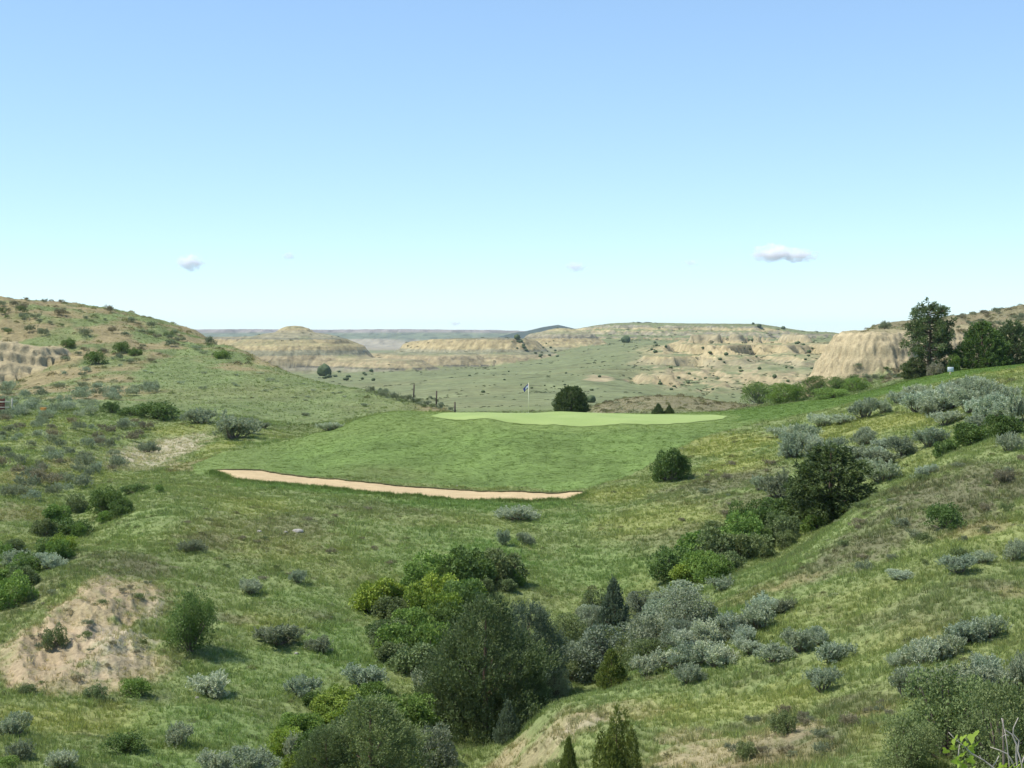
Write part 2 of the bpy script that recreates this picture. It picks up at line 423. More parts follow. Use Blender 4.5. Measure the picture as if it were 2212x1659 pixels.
# soil, grass and rock: the albedo comes from the vertex colours, finer mottling and relief from noise in metres
def land_material(name, fine, mid, bump_d, rough=0.95, contrast=0.35):
    b = NB(name); p = b.bsdf(rough, 0.1)
    at = b.n('ShaderNodeAttribute'); at.attribute_name = 'albedo'
    ge = b.n('ShaderNodeNewGeometry')
    n1 = b.noise(fine, 4, 0.65, ge.outputs['Position']); n2 = b.noise(mid, 4, 0.6, ge.outputs['Position'])
    r1 = b.ramp(n1.outputs['Fac'], 0.3, 0.7, (1 - contrast,) * 3 + (1,), (1 + contrast * .8,) * 3 + (1,))
    r2 = b.ramp(n2.outputs['Fac'], 0.3, 0.7, (1 - contrast * .6, 1 - contrast * .6, 1 - contrast * .7, 1), (1 + contrast * .5, 1 + contrast * .45, 1 + contrast * .4, 1))
    c = b.mix('MULTIPLY', 1.0, at.outputs['Color'], r1.outputs[0])
    c = b.mix('MULTIPLY', 1.0, c, r2.outputs[0])
    b.l(c, p.inputs['Base Color'])
    bp = b.n('ShaderNodeBump'); bp.inputs['Strength'].default_value = 0.7; bp.inputs['Distance'].default_value = bump_d
    b.l(n1.outputs['Fac'], bp.inputs['Height']); b.l(bp.outputs[0], p.inputs['Normal'])
    return b.m

M_NEAR = land_material('prairie_soil_and_grass', 9.0, 1.6, 0.08, contrast=.28)
M_MID = land_material('hillside_grass_and_soil', 2.2, 0.35, 0.25)
M_CLAY = land_material('bare_clay_face', 5.0, .8, 0.12, contrast=.22)
M_FAR = land_material('badlands_clay', 0.35, 0.07, 0.8, contrast=0.28)
M_DIST = land_material('distant_slopes', 0.03, 0.008, 4.0, contrast=0.22)

# ------------------------------------------------------------------ albedo of the land
PRAIRIE = np.array((0.180, 0.216, 0.086)); YELLOWG = np.array((0.238, 0.252, 0.082)); LUSH = np.array((0.138, 0.210, 0.066))
DRY = np.array((0.215, 0.180, 0.090)); BRUSH = np.array((0.130, 0.122, 0.075)); SOIL = np.array((0.335, 0.262, 0.165)); PALE = np.array((0.42, 0.36, 0.265))
ROUGHT = np.array((0.140, 0.205, 0.062)); FAIRWAY = np.array((0.112, 0.178, 0.044)); TAN = np.array((0.42, 0.325, 0.185))
GREYC = np.array((0.30, 0.275, 0.235)); HILLG = np.array((0.152, 0.190, 0.078)); VALG = np.array((0.180, 0.205, 0.100)); BROWN = np.array((0.24, 0.195, 0.125))

# patches of ground cover: centre (u, v), half width, half height along the slope, colour, strength
PATCH = [
 (190,1330,110,95,SOIL,.9),(230,1390,90,70,PALE,.75),(110,1440,90,60,SOIL,.85),(300,1440,70,40,SOIL,.7),(330,1320,20,25,PALE,.6),(60,1300,60,40,BRUSH,.5),
 (50,1400,70,60,SOIL,.75),(150,1475,120,30,SOIL,.7),(270,1270,80,30,SOIL,.6),
 (250,1215,110,28,BRUSH,.65),(330,1230,60,20,BRUSH,.5),
 (350,980,80,32,PALE,.8),(420,1005,60,12,DRY,.7),(300,1005,70,14,PALE,.5),(60,1030,60,25,DRY,.55),(150,1000,60,14,DRY,.5),(40,1110,50,25,DRY,.5),
 (390,925,60,16,YELLOWG,.9),(480,960,40,16,YELLOWG,.7),(90,905,120,10,YELLOWG,.5),
 (560,1150,180,40,DRY,.3),(640,1130,90,30,BRUSH,.45),(460,1170,70,20,BRUSH,.5),(820,1100,120,18,BRUSH,.35),(560,1090,90,20,YELLOWG,.45),(330,1120,90,40,LUSH,.3),
 (760,1060,280,10,LUSH,.9),(1050,1092,220,12,LUSH,.9),(1000,1160,150,25,LUSH,.5),
 (1060,1190,90,25,LUSH,.9),(900,1200,120,40,LUSH,.45),(1300,1230,160,60,LUSH,.6),(1230,1120,90,25,LUSH,.4),
 (580,1350,90,25,YELLOWG,.55),(500,1340,60,10,BRUSH,.6),(700,1330,80,12,BRUSH,.4),(700,1300,120,30,LUSH,.4),(760,1400,110,60,LUSH,.7),(560,1450,160,60,LUSH,.45),(200,1560,160,40,YELLOWG,.7),(420,1560,140,40,LUSH,.5),(330,1640,150,30,LUSH,.5),(60,1540,80,25,YELLOWG,.5),
 (1330,1070,80,20,YELLOWG,.55),(1430,1120,160,40,YELLOWG,.6),(1500,1060,90,30,BRUSH,.4),(1560,1040,90,22,BRUSH,.55),(1480,1160,140,30,BRUSH,.45),(1620,1090,80,30,BRUSH,.6),(1640,1020,60,18,BRUSH,.6),
 (1560,960,100,25,YELLOWG,.9),(1600,1000,80,20,YELLOWG,.8),(1850,920,140,25,YELLOWG,.75),(1980,905,80,16,YELLOWG,.7),(1700,950,80,18,YELLOWG,.6),(2160,800,70,12,YELLOWG,.8),(2130,830,50,14,DRY,.4),
 (1900,1150,140,40,BRUSH,.5),(2040,1080,140,60,BRUSH,.75),(2150,1030,80,50,BRUSH,.7),(1960,1050,80,30,BRUSH,.4),(2120,1140,90,14,DRY,.6),(1850,1180,110,25,BRUSH,.6),(1780,1225,90,20,BRUSH,.6),(1700,1260,80,10,DRY,.6),(1610,1290,90,14,DRY,.45),
 (1760,1330,200,50,YELLOWG,.35),(2020,1300,160,40,BRUSH,.35),(2150,1260,80,14,BRUSH,.6),(2190,1280,40,14,DRY,.6),(1900,1400,140,40,YELLOWG,.35),(1980,1360,90,40,DRY,.25),
 (1600,1530,220,40,YELLOWG,.7),(1400,1520,90,25,YELLOWG,.5),(1350,1540,100,22,SOIL,.35),(1180,1600,120,50,SOIL,.6),(1250,1560,60,16,PALE,.55),(1090,1640,60,25,SOIL,.7),
 (1560,1630,170,45,SOIL,.75),(1480,1590,70,20,SOIL,.5),(1760,1600,160,50,BRUSH,.55),(1720,1570,80,14,SOIL,.55),(1860,1520,100,30,BRUSH,.45),(1880,1545,60,12,DRY,.6),(1700,1650,120,30,DRY,.6),(1620,1560,90,14,BRUSH,.55),(1900,1600,60,40,YELLOWG,.5),
 (540,975,60,20,np.array((.12,.17,.05)),.6),
]
PATCH_W = []
for (u_, v_, ru, rv, c_, s_) in PATCH:
    p0 = ground(u_, v_); pa = ground(u_, v_ + rv); pb = ground(u_, v_ - rv)
    ry = max(0.4, min(abs(pb.y - pa.y) / 2, 14.0 if p0.y > 70 else 9.0))
    PATCH_W.append((p0.x, p0.y, ru * K * p0.y, ry, c_, s_))

STRATA = [(-99, (.25, .235, .17)), (-20.5, (.30, .27, .22)), (-18.9, (.15, .14, .125)), (-18.2, (.40, .325, .22)), (-15.2, (.34, .275, .19)), (-14.4, (.42, .34, .235)), (-12.2, (.28, .262, .195)), (-10.6, (.31, .285, .215)), (-9.2, (.46, .37, .235)), (-5.6, (.42, .335, .215)),
          (-3.0, (.25, .225, .19)), (-1.9, (.36, .315, .245)), (.6, (.40, .34, .25)), (2.2, (.47, .385, .25)), (5.6, (.27, .25, .21)), (6.6, (.41, .37, .29)), (7.6, (.22, .205, .175)), (8.8, (.36, .33, .25))]
BANDS = [TAN, TAN * 0.92, GREYC, TAN * 1.05, np.array((.50, .42, .29)), GREYC * .62, TAN, np.array((.40, .32, .21)), GREYC * 1.1, np.array((.49, .37, .20)), np.array((.17, .155, .14)), np.array((.45, .35, .21))]

def albedo(x, y, z, nz, ident, turf):
    u = 1106 + x / y / K
    sh = x.shape + (1,)
    c = np.zeros(x.shape + (3,))
    n_big = fbm(x / 11, y / 11, 3, 101)[..., None]; n_mid = fbm(x / 2.6, y / 2.6, 3, 102)[..., None]
    ymin, ymax = y.min(), y.max()
    ZERO = np.zeros(x.shape + (3,))
    wob = 0.6 * fbm(x / 1.6, y / 1.6, 3, 105) + 0.35 * fbm(x / 0.5, y / 0.5, 2, 106) if ymin < 300 else np.zeros(x.shape)
    near = _near(x, y, u, wob, n_big, n_mid, turf) if ymin < 127 else ZERO
    mid = _mid(x, y, z, nz, u, wob, n_mid, ident) if ymax > 111 and ymin < 331 else ZERO
    badl = _badl(x, y, z, nz, ident) if ymax > 269 and ymin < 2101 else ZERO
    distant = _distant(x, y, z, nz, ident) if ymax > 1549 else ZERO
    bluff = _bluff(x, y, z, nz, u, wob) if np.isin(ident, (9, 10)).any() else ZERO
    w_mid = sstep(112, 126, y)[..., None]; w_far = sstep(270, 330, y)[..., None]; w_dist = sstep(1550, 2100, y)[..., None]
    mid_over = w_mid * (~turf)[..., None]
    c = near * (1 - mid_over) + mid * mid_over
    c = c * (1 - w_far) + badl * w_far
    c = c * (1 - w_dist) + distant * w_dist
    c = np.where(np.isin(ident, (9, 10))[..., None], bluff, c)
    return np.clip(c, 0.012, 0.8)

def _near(x, y, u, wob, n_big, n_mid, turf):
    near = PRAIRIE * (1 + 0.20 * n_mid) + np.clip(n_big, 0, 1) * (YELLOWG - PRAIRIE) * 0.9 + np.clip(-n_big, 0, 1) * (LUSH - PRAIRIE) * 0.7
    br = sstep(0.16, 0.5, fbm(x / 1.5, y / 1.1, 4, 104))[..., None]
    near = near + (BRUSH - near) * br * 0.5
    wob2 = fbm(x / .28, y / .45, 2, 107)
    for (px, py, rx, ry, pc, ps) in PATCH_W:
        m = (np.abs(x - px) < rx * 2.2) & (np.abs(y - py) < ry * 2.2)
        if not m.any(): continue
        q = ((x[m] - px) / rx) ** 2 + ((y[m] - py) / ry) ** 2 + wob[m] * 1.5 + .9 * wob2[m]
        w = (ps * .92 * (1 - sstep(0.2, 1.5, q)))[:, None]
        near[m] = near[m] * (1 - w) + pc * w
    # mown grass
    t_n = fbm(x / 5, y / 3.0, 3, 111)[..., None]; t_f = fbm(x / 0.8, y / 0.8, 3, 112)[..., None]
    mown = ROUGHT * (1 + 0.18 * t_f + 0.35 * t_n)
    fw = (sstep(1480, 1620, u) * sstep(101.5, 105, y + 0.5 * wob))[..., None]
    mown = mown * (1 - fw) + FAIRWAY * (1 + 0.12 * t_n) * fw
    top = sstep(95.0, 100.5, y + 1.2 * wob - 0.0022 * np.abs(u - 1250))[..., None] * (1 - fw)
    mown = mown * (1 - 0.75 * top) + 0.75 * top * np.array((.158, .215, .068)) * (1 + .12 * t_f)
    coll = in_poly(1250 + (u + 10 * wob - 1250) / 1.10, 107.5 + (y + .5 * wob - 107.5) / 1.28, GREEN)[..., None]
    mown = np.where(coll, mown * .45 + .55 * np.array((.190, .255, .082)), mown)
    ap = sstep(660, 520, u + 30 * wob)[..., None]
    mown = mown * (1 - .6 * ap) + .6 * ap * np.array((.165, .215, .070)) * (1 + .12 * t_f)
    worn = np.exp(-(((x - X(830, 87)) / 3.2) ** 2 + ((y - 87.5) / 2.2) ** 2 + .8 * wob))[..., None]
    mown = mown * (1 - .45 * worn) + .45 * worn * np.array((.16, .17, .07))
    return np.where(turf[..., None], mown, near)

# hillsides in the middle distance
def _mid(x, y, z, nz, u, wob, n_mid, ident):
    mid = HILLG * (1 + 0.35 * n_mid) + np.clip(fbm(x / 16, y / 22, 3, 121)[..., None], 0, 1) * (DRY - HILLG) * 0.45
    bare = sstep(0.0, 0.34, fbm(x / 7, y / 9, 4, 122) + 0.6 * sstep(0.96, 0.75, nz) + .22 * sstep(420, 200, u))[..., None]
    hill = np.isin(ident, (1, 2))[..., None]
    smooth_spur = (sstep(250, 420, u) * sstep(-3.4, -4.4, z + 0.004 * (u - 420) + .5 * wob))[..., None]
    left = (ident == 1)[..., None]
    w = bare * hill * np.where(left, 1 - smooth_spur, 1.0) * 0.75
    soil = TAN * (0.62 + 0.25 * fbm(x / 3, y / 3, 3, 123)[..., None])
    mid = mid * (1 - w) + soil * w
    mid = np.where((ident == 2)[..., None], mid * .3 + .7 * BROWN * .82 * (1 + .35 * n_mid), mid)
    bm = (sstep(1240, 1300, u) * sstep(1690, 1600, u) * sstep(170, 185, y) * sstep(250, 238, y))[..., None]
    mid = mid * (1 - .7 * bm) + .7 * bm * (BROWN * .85 * (1 + .5 * fbm(x / 2.2, y / 4, 4, 124)[..., None]))
    sc = (sstep(880, 930, u) * sstep(1010, 985, u) * sstep(131, 136, y) * sstep(150, 143, y))[..., None]
    mid = mid * (1 - .6 * sc) + .6 * sc * TAN * .7 * (1 + .4 * n_mid)
    cl = (sstep(535, 555, u) * sstep(605, 588, u) * sstep(172, 178, y) * sstep(212, 206, y))[..., None]
    mid = mid * (1 - .6 * cl) + .6 * cl * TAN * .85
    return mid

# badlands: layered clay on the steep faces, grass on the benches
def _badl(x, y, z, nz, ident):
    zz = z + 0.7 * fbm(x / 25, y / 25, 3, 131)
    zi = np.searchsorted(np.array([q[0] for q in STRATA]), zz.ravel(), 'right').reshape(zz.shape) - 1
    band = (np.array([q[1] for q in STRATA]) * np.array((1.0, 1.03, .90)))[np.clip(zi, 0, len(STRATA) - 1)] * (0.84 + 0.45 * fbm(x / 9, z / .7 + y / 60, 4, 132)[..., None]) * (1 - .30 * sstep(.12, .4, fbm(x / 3.5, y / 3.5, 3, 148))[..., None])
    steep = sstep(0.965, 0.86, nz + 0.06 * fbm(x / 9, y / 9, 3, 133))[..., None]
    vg = VALG * (1 + 0.22 * fbm(x / 30, y / 30, 4, 134)[..., None]) 
    vg = vg + np.clip(fbm(x / 70, y / 50, 3, 135)[..., None], 0, 1) * (DRY - vg) * 0.5
    scrub = sstep(0.22, 0.42, fbm(x / 12, y / 9, 4, 136))[..., None]
    vg = vg * (1 - .38 * scrub)
    u_ = 1106 + x / y / K
    expo = sstep(1330, 1430, u_ + 50 * fbm(x / 60, y / 60, 2, 137)) * sstep(425, 470, y) * sstep(860, 700, y)
    lay = sstep(-.20, .0, fbm(x / 13, z / 1.0 + y / 160, 4, 144) - .04 + .5 * np.clip(1 - nz, 0, .2)) * (.55 + .45 * sstep(-.3, .2, fbm(x / 60, y / 90, 2, 145)))
    cut = expo * np.maximum(lay * .62, sstep(.992, .955, nz + .02 * fbm(x / 5, y / 5, 3, 155)))
    band = np.where(expo[..., None] > .3, band * .5 + .5 * np.array((.385, .325, .19)) * (1 + .35 * fbm(x / 4, z / .6, 3, 156)[..., None]), band)
    steep = np.maximum(steep, cut[..., None])
    knoll = np.exp(-(((u_ - 1290) / 38) ** 2 + ((y - 470) / 22) ** 2)) + .8 * np.exp(-(((u_ - 1130) / 30) ** 2 + ((y - 400) / 14) ** 2)) * .5
    steep = np.maximum(steep, sstep(.35, .7, knoll + .5 * fbm(x / 9, y / 14, 3, 147))[..., None] * .9)
    badl = vg * (1 - steep) + band * steep
    butte = np.isin(ident, (4, 5))[..., None]
    upper = np.where(butte, 0.8, 0.0) * (1 - 0.45 * (sstep(0.0, .35, fbm(x / 18, y / 18, 3, 138))[..., None]))
    badl = badl * (1 - upper * (1 - steep)) + band * upper * (1 - steep)
    rocky = (ident == 6)[..., None] * steep * sstep(0.0, 0.3, fbm(x / 12, y / 12, 4, 139))[..., None]
    badl = badl * (1 - .6 * rocky) + .6 * rocky * np.array((.15, .145, .125))
    return badl * .90

# the far mesa and the wooded hill
def _distant(x, y, z, nz, ident):
    zf = z + 2.0 * fbm(x / 160, y / 160, 3, 141)
    cap = sstep(1.0, 8.0, zf)[..., None]; low = sstep(-12, -17, zf + 4 * fbm(x / 240, y / 240, 2, 146))[..., None]
    distant = np.array((.14, .165, .10)) * (1 - cap) + np.array((.215, .185, .165)) * cap
    distant = distant * (1 - .7 * low) + .7 * low * np.array((.34, .28, .20))
    distant = distant * (1 + .5 * fbm(x / 70, y / 110, 4, 142)[..., None]) * (1 - .35 * sstep(.1, .35, fbm(x / 28, y / 60, 3, 149))[..., None])
    distant = np.where((ident == 7)[..., None], np.array((.045, .060, .045)) * (1 + .4 * fbm(x / 14, y / 14, 2, 143)[..., None]), distant)
    return distant

def _bluff(x, y, z, nz, u, wob):
    lay = fbm(x / 9 + 3, z / .45, 3, 151)[..., None]
    bluff = np.array((.385, .322, .198)) * (1 + .20 * lay + .12 * fbm(x / 1.2, y / 1.2, 3, 153)[..., None])
    bluff = bluff * (1 - .35 * sstep(.12, .38, fbm(x / .8, z / .35 + y / .9, 3, 152))[..., None])
    bluff = np.where((z > -.25 + .25 * wob)[..., None] & (u > 1600)[..., None], bluff * 1.12, bluff)
    bg = sstep(.86, .97, nz + .04 * wob)[..., None] * np.where(u > 1000, 1.0, .45)[..., None]
    bluff = bluff * (1 - .75 * bg) + .75 * bg * np.array((.20, .185, .10)) * (1 + .3 * fbm(x / .9, y / .9, 3, 154)[..., None])
    lowb = sstep(-3.4, -4.6, z + 0.7 * wob)[..., None] * sstep(1800, 1850, u)[..., None]
    bluff = bluff * (1 - .45 * lowb) + .45 * lowb * BRUSH
    return bluff

dZa = np.gradient(GZ, axis=1) / np.gradient(GX, axis=1)
dZy = np.gradient(GZ, axis=0) / np.gradient(GY, axis=0) - dZa * np.gradient(GX, axis=0) / np.gradient(GY, axis=0)
GNZ = 1 / np.sqrt(1 + dZa ** 2 + dZy ** 2)
GC = np.zeros((NY, NA, 3))
_cuts = [0] + [int(np.searchsorted(Yv, q)) for q in (111, 127, 269, 331, 1549, 2101)] + [NY]
for i0, i1 in zip(_cuts[:-1], _cuts[1:]):
    GC[i0:i1] = albedo(GX[i0:i1], GY[i0:i1], GZ[i0:i1], GNZ[i0:i1], GID[i0:i1], GTURF[i0:i1])

def sample(arr, x, y):
    ia = np.clip(np.searchsorted(av, x / y), 0, NA - 1); iy = np.clip(np.searchsorted(lv, np.log(y)), 0, NY - 1)
    return arr[iy, ia]

# ------------------------------------------------------------------ terrain objects: the lattice cut along the landforms
vid = np.arange(NA * NY).reshape(NY, NA)
quads = np.stack([vid[:-1, :-1], vid[:-1, 1:], vid[1:, 1:], vid[1:, :-1]], -1).reshape(-1, 4)
qid = GID[:-1, :-1].reshape(-1); qy = GY[:-1, :-1].reshape(-1)
allv = np.stack([GX, GY, GZ], -1).reshape(-1, 3); allc = np.concatenate([GC, np.ones(GC.shape[:2] + (1,))], -1).reshape(-1, 4)
TERR_LABEL = {
 'ground': 'green prairie ground with gullies around the golf hole', 'grassy_hill': 'grassy hill with tan clay ledges rising at the left',
 'brown_hill': 'brown grassy hillside on the skyline at the right', 'valley': 'broad green valley floor beyond the putting green',
 'butte': 'tan layered butte with a rounded dome on top', 'mesa': 'low tan banded mesas across the middle of the valley',
 'ridge': 'long grey and green ridge on the right skyline', 'mountain': 'distant dark wooded hill on the skyline',
 'far_mesa': 'flat bluish mesa along the distant horizon', 'bluff': 'bare tan clay bluff behind the pine', 'clay_ledge': 'tan clay ledges low on the left hill', 'gullied_slope': 'gullied tan and green slope below the far ridge'}
FINE_PATCH = {'bluff': (X(1690, 180), X(2330, 200), 178., 214., .17, .14, M_CLAY), 'clay_ledge': (X(-330, 180), X(150, 180), 168., 194., .17, .14, M_CLAY),
              'butte': (X(470, 930) - 66, X(690, 880) + 66, 815., 995., .75, .55, M_FAR), 'mesa': (X(770, 860) - 60, X(1213, 1090) + 60, 775., 1150., .95, .8, M_FAR),
              'far_mesa': (X(-250, 4500), X(1100, 4500) + 430, 3980., 4720., 6.0, 6.0, M_DIST), 'ridge': (X(1240, 1420) - 60, X(1740, 1260) + 120, 1150., 1440., 1.2, .85, M_FAR), 'gullied_slope': (X(1290, 425) - 8, X(2000, 770), 416., 768., 1.1, .78, M_FAR)}
for i, nm in enumerate(FORM_NAMES):
    if nm in FINE_PATCH:
        xa, xb, ya, yb, sx, sy, fmat = FINE_PATCH[nm]
        fx, fy = np.meshgrid(np.arange(xa, xb, sx), np.arange(ya, yb, sy))
        fz, fid, ft = land(fx, fy, True)
        fnx = np.gradient(fz, sx, axis=1); fny = np.gradient(fz, sy, axis=0); fnz = 1 / np.sqrt(1 + fnx ** 2 + fny ** 2)
        fc = albedo(fx, fy, fz, fnz, fid, ft)
        ii = np.arange(fx.size).reshape(fx.shape); fq = np.stack([ii[:-1, :-1], ii[:-1, 1:], ii[1:, 1:], ii[1:, :-1]], -1)
        hit = fid == i; grow = hit.copy()
        for q in range(1, 9):
            grow[q:] |= hit[:-q]; grow[:-q] |= hit[q:]
        hit = grow.copy()
        for q in range(1, 5):
            grow[:, q:] |= hit[:, :-q]; grow[:, :-q] |= hit[:, q:]
        keep = grow[:-1, :-1]
        fq = fq[keep]; used, inv = np.unique(fq, return_inverse=True)
        pv_ = np.stack([fx, fy, fz], -1).reshape(-1, 3)[used]; pc_ = np.concatenate([fc, np.ones(fx.shape + (1,))], -1).reshape(-1, 4)[used]; pf_ = inv.reshape(-1, 4)
        lq = quads[qid == i]; lx = allv[lq[:, 0], 0]; ly = allv[lq[:, 0], 1]; mg = 2.5 * sy
        lq = lq[(lx < xa + mg) | (lx > xb - mg) | (ly < ya + mg) | (ly > yb - mg)]
        if len(lq):      # the coarser remainder beyond the finely built part
            lu, li = np.unique(lq, return_inverse=True); pf_ = np.concatenate([pf_, li.reshape(-1, 4) + len(pv_)]); pv_ = np.concatenate([pv_, allv[lu]]); pc_ = np.concatenate([pc_, allc[lu]])
        me = np_mesh(nm, pv_, pf_, [fmat], True, {'albedo': ('FLOAT_COLOR', pc_)})
        tag(new_obj(nm, me), TERR_LABEL[nm], kind='structure'); continue
    sel = quads[qid == i]
    if len(sel) == 0: continue
    used, inv = np.unique(sel, return_inverse=True)
    ys = allv[used, 1]
    mats = [M_NEAR, M_MID, M_FAR, M_DIST]
    me = np_mesh(nm, allv[used], inv.reshape(-1, 4), mats, True, {'albedo': ('FLOAT_COLOR', allc[used])})
    yy = qy[qid == i]
    me.polygons.foreach_set('material_index', np.where(yy < 118, 0, np.where(yy < 300, 1, np.where(yy < 1800, 2, 3))).astype(np.int32))
    tag(new_obj(nm, me), TERR_LABEL[nm], kind='structure')

# ------------------------------------------------------------------ putting green and bunker as sheets that follow the ground
def sheet(name, front, back, mat, lift, nu=160, nv=14, wob=0.0, seed=0, relief=0.0):
    f = np.array(front); b = np.array(back)
    t = np.linspace(0, 1, nu)
    def along(c):
        s = np.concatenate([[0], np.cumsum(np.hypot(np.diff(c[:, 0]), np.diff(c[:, 1])))]); s /= s[-1]
        return np.stack([np.interp(t, s, c[:, 0]), np.interp(t, s, c[:, 1])], -1)
    F = along(f); B = along(b)
    for q, sg in ((F, 3), (B, 9)):
        q[1:-1, 1] += wob * fbm(q[1:-1, 0] * 1.2, q[1:-1, 1] * 0 + sg, 3, seed + sg)
    s = np.linspace(0, 1, nv)[:, None, None]
    P = F[None] * (1 - s) + B[None] * s
    z = height(P[..., 0].ravel(), P[..., 1].ravel()).reshape(P.shape[:2]) + lift
    if relief: z = z + relief * (1 + fbm(P[..., 0] / .8, P[..., 1] / .5, 3, 31)) * np.sin(np.pi * np.linspace(0, 1, nv))[:, None]
    v = np.concatenate([P, z[..., None]], -1).reshape(-1, 3)
    idx = np.arange(nu * nv).reshape(nv, nu)
    q = np.stack([idx[:-1, :-1], idx[:-1, 1:], idx[1:, 1:], idx[1:, :-1]], -1).reshape(-1, 4)
    return new_obj(name, np_mesh(name, v, q, [mat], True)), F, B

b = NB('putting_green_turf'); p = b.bsdf(0.85, 0.15)
ge = b.n('ShaderNodeNewGeometry'); n1 = b.noise(0.35, 3, .5, ge.outputs['Position']); n2 = b.noise(25, 2, .6, ge.outputs['Position'])
r1 = b.ramp(n1.outputs['Fac'], .3, .7, (.235, .310, .095, 1), (.275, .345, .115, 1))
r2 = b.ramp(n2.outputs['Fac'], .3, .7, (.9, .9, .9, 1), (1.08, 1.08, 1.05, 1))
b.l(b.mix('MULTIPLY', 1.0, r1.outputs[0], r2.outputs[0]), p.inputs['Base Color']); M_GREEN = b.m
b = NB('bunker_sand'); p = b.bsdf(0.95, 0.1)
ge = b.n('ShaderNodeNewGeometry'); n1 = b.noise(1.2, 4, .6, ge.outputs['Position']); n2 = b.noise(30, 3, .6, ge.outputs['Position'])
r1 = b.ramp(n1.outputs['Fac'], .3, .7, (.41, .31, .17, 1), (.50, .385, .22, 1)); r2 = b.ramp(n2.outputs['Fac'], .3, .7, (.85,) * 3 + (1,), (1.1,) * 3 + (1,))
b.l(b.mix('MULTIPLY', 1.0, r1.outputs[0], r2.outputs[0]), p.inputs['Base Color'])
bp = b.n('ShaderNodeBump'); bp.inputs['Distance'].default_value = .05; b.l(n1.outputs['Fac'], bp.inputs['Height']); b.l(bp.outputs[0], p.inputs['Normal']); M_SAND = b.m

def uy(l): return [(X(u, Y), Y) for u, Y in l]
gi = GREEN.index((1572, 108.5))
back_ring = GREEN[:gi + 1]; front_ring = [GREEN[0]] + GREEN[:gi - 1 - len(GREEN):-1]
g_obj, GF, GBK = sheet('putting_green', uy(front_ring), uy(back_ring), M_GREEN, 0.03, 240, 24, 0.5, 8)
tag(g_obj, 'smooth pale green putting surface around the flagstick', kind='structure')
bf = [ground(u, v, 70) for u, v in BUNKER_FRONT]; bb = [ground(u, v, 70) for u, v in BUNKER_BACK]
bf[0] = bb[0].copy(); bf[-1] = bb[-1].copy()
s_obj, BF, BB = sheet('sand_bunker', [(p.x, p.y) for p in bf], [(p.x, p.y) for p in bb], M_SAND, 0.03, 320, 16, 0.35, 5, 0.05)
tag(s_obj, 'long narrow tan sand strip at the foot of the green mound', kind='structure')
SAND_RING = np.concatenate([BF, BB[::-1]])
# the cut turf lip above the sand
lip_v = []; lip_f = []
for i in range(len(BB)):
    x_, y_ = BB[i]; z_ = float(height(x_, y_)[0]); j = 0.03 * math.sin(i * 1.7) + 0.02 * math.sin(i * 4.1)
    lip_v += [(x_, y_ + .02, z_ + .03), (x_, y_ - .03 + j, z_ + .09), (x_, y_ + .30, z_ + .09), (x_, y_ + .75, z_ - .02 + float(height(x_, y_ + .75)[0]) - z_)]
    if i:
        a = 4 * (i - 1); c = 4 * i
        for k_ in range(3): lip_f.append((a + k_, c + k_, c + k_ + 1, a + k_ + 1))
M_LIP = plain('cut_turf_edge', (.10, .105, .045), .95, .45, 6.0, .1, .5)
lip = new_obj('turf_lip', np_mesh('turf_lip', lip_v, lip_f, [M_LIP], True)); lip.parent = s_obj
# ------------------------------------------------------------------ plants: leaf-sized faces on stems
def unit(a):
    return a / (np.linalg.norm(a, axis=-1, keepdims=True) + 1e-9)

def cards(P, D, L, W, rng, fold=0.0):
    """one small pointed blade per point: (n*4 verts, n quads, per-vertex random shade)"""
    n = len(P); D = unit(D)
    S = unit(np.cross(D, rng.normal(size=(n, 3))))
    L = np.broadcast_to(np.asarray(L, float).reshape(-1, 1), (n, 1)); W = np.broadcast_to(np.asarray(W, float).reshape(-1, 1), (n, 1))
    mid = P + D * L * 0.5
    N = np.cross(D, S) * W * fold
    V = np.stack([P, mid + S * W * .5 + N, P + D * L, mid - S * W * .5 + N], 1).reshape(-1, 3)
    F = np.arange(4 * n).reshape(n, 4)
    sh = np.repeat(rng.random(n), 4)
    return V, F, sh

def tube(pts, r, sides=5):
    pts = np.asarray(pts, float); r = np.broadcast_to(np.asarray(r, float), (len(pts),))
    t = unit(np.gradient(pts, axis=0)); up = np.array((0.31, 0.87, 0.38))
    s = unit(np.cross(t, up)); q = np.cross(t, s)
    an = np.arange(sides) * 2 * math.pi / sides
    V = (pts[:, None] + r[:, None, None] * (np.cos(an)[None, :, None] * s[:, None] + np.sin(an)[None, :, None] * q[:, None])).reshape(-1, 3)
    F = []
    for i in range(len(pts) - 1):
        for k in range(sides):
            F.append((i * sides + k, i * sides + (k + 1) % sides, (i + 1) * sides + (k + 1) % sides, (i + 1) * sides + k))
    return V, np.array(F)

def join(parts):
    V, F, S, off = [], [], [], 0
    for p in parts:
        V.append(p[0]); F.append(p[1] + off); S.append(p[2] if len(p) > 2 else np.full(len(p[0]), .5)); off += len(p[0])
    return np.concatenate(V), np.concatenate(F), np.concatenate(S)

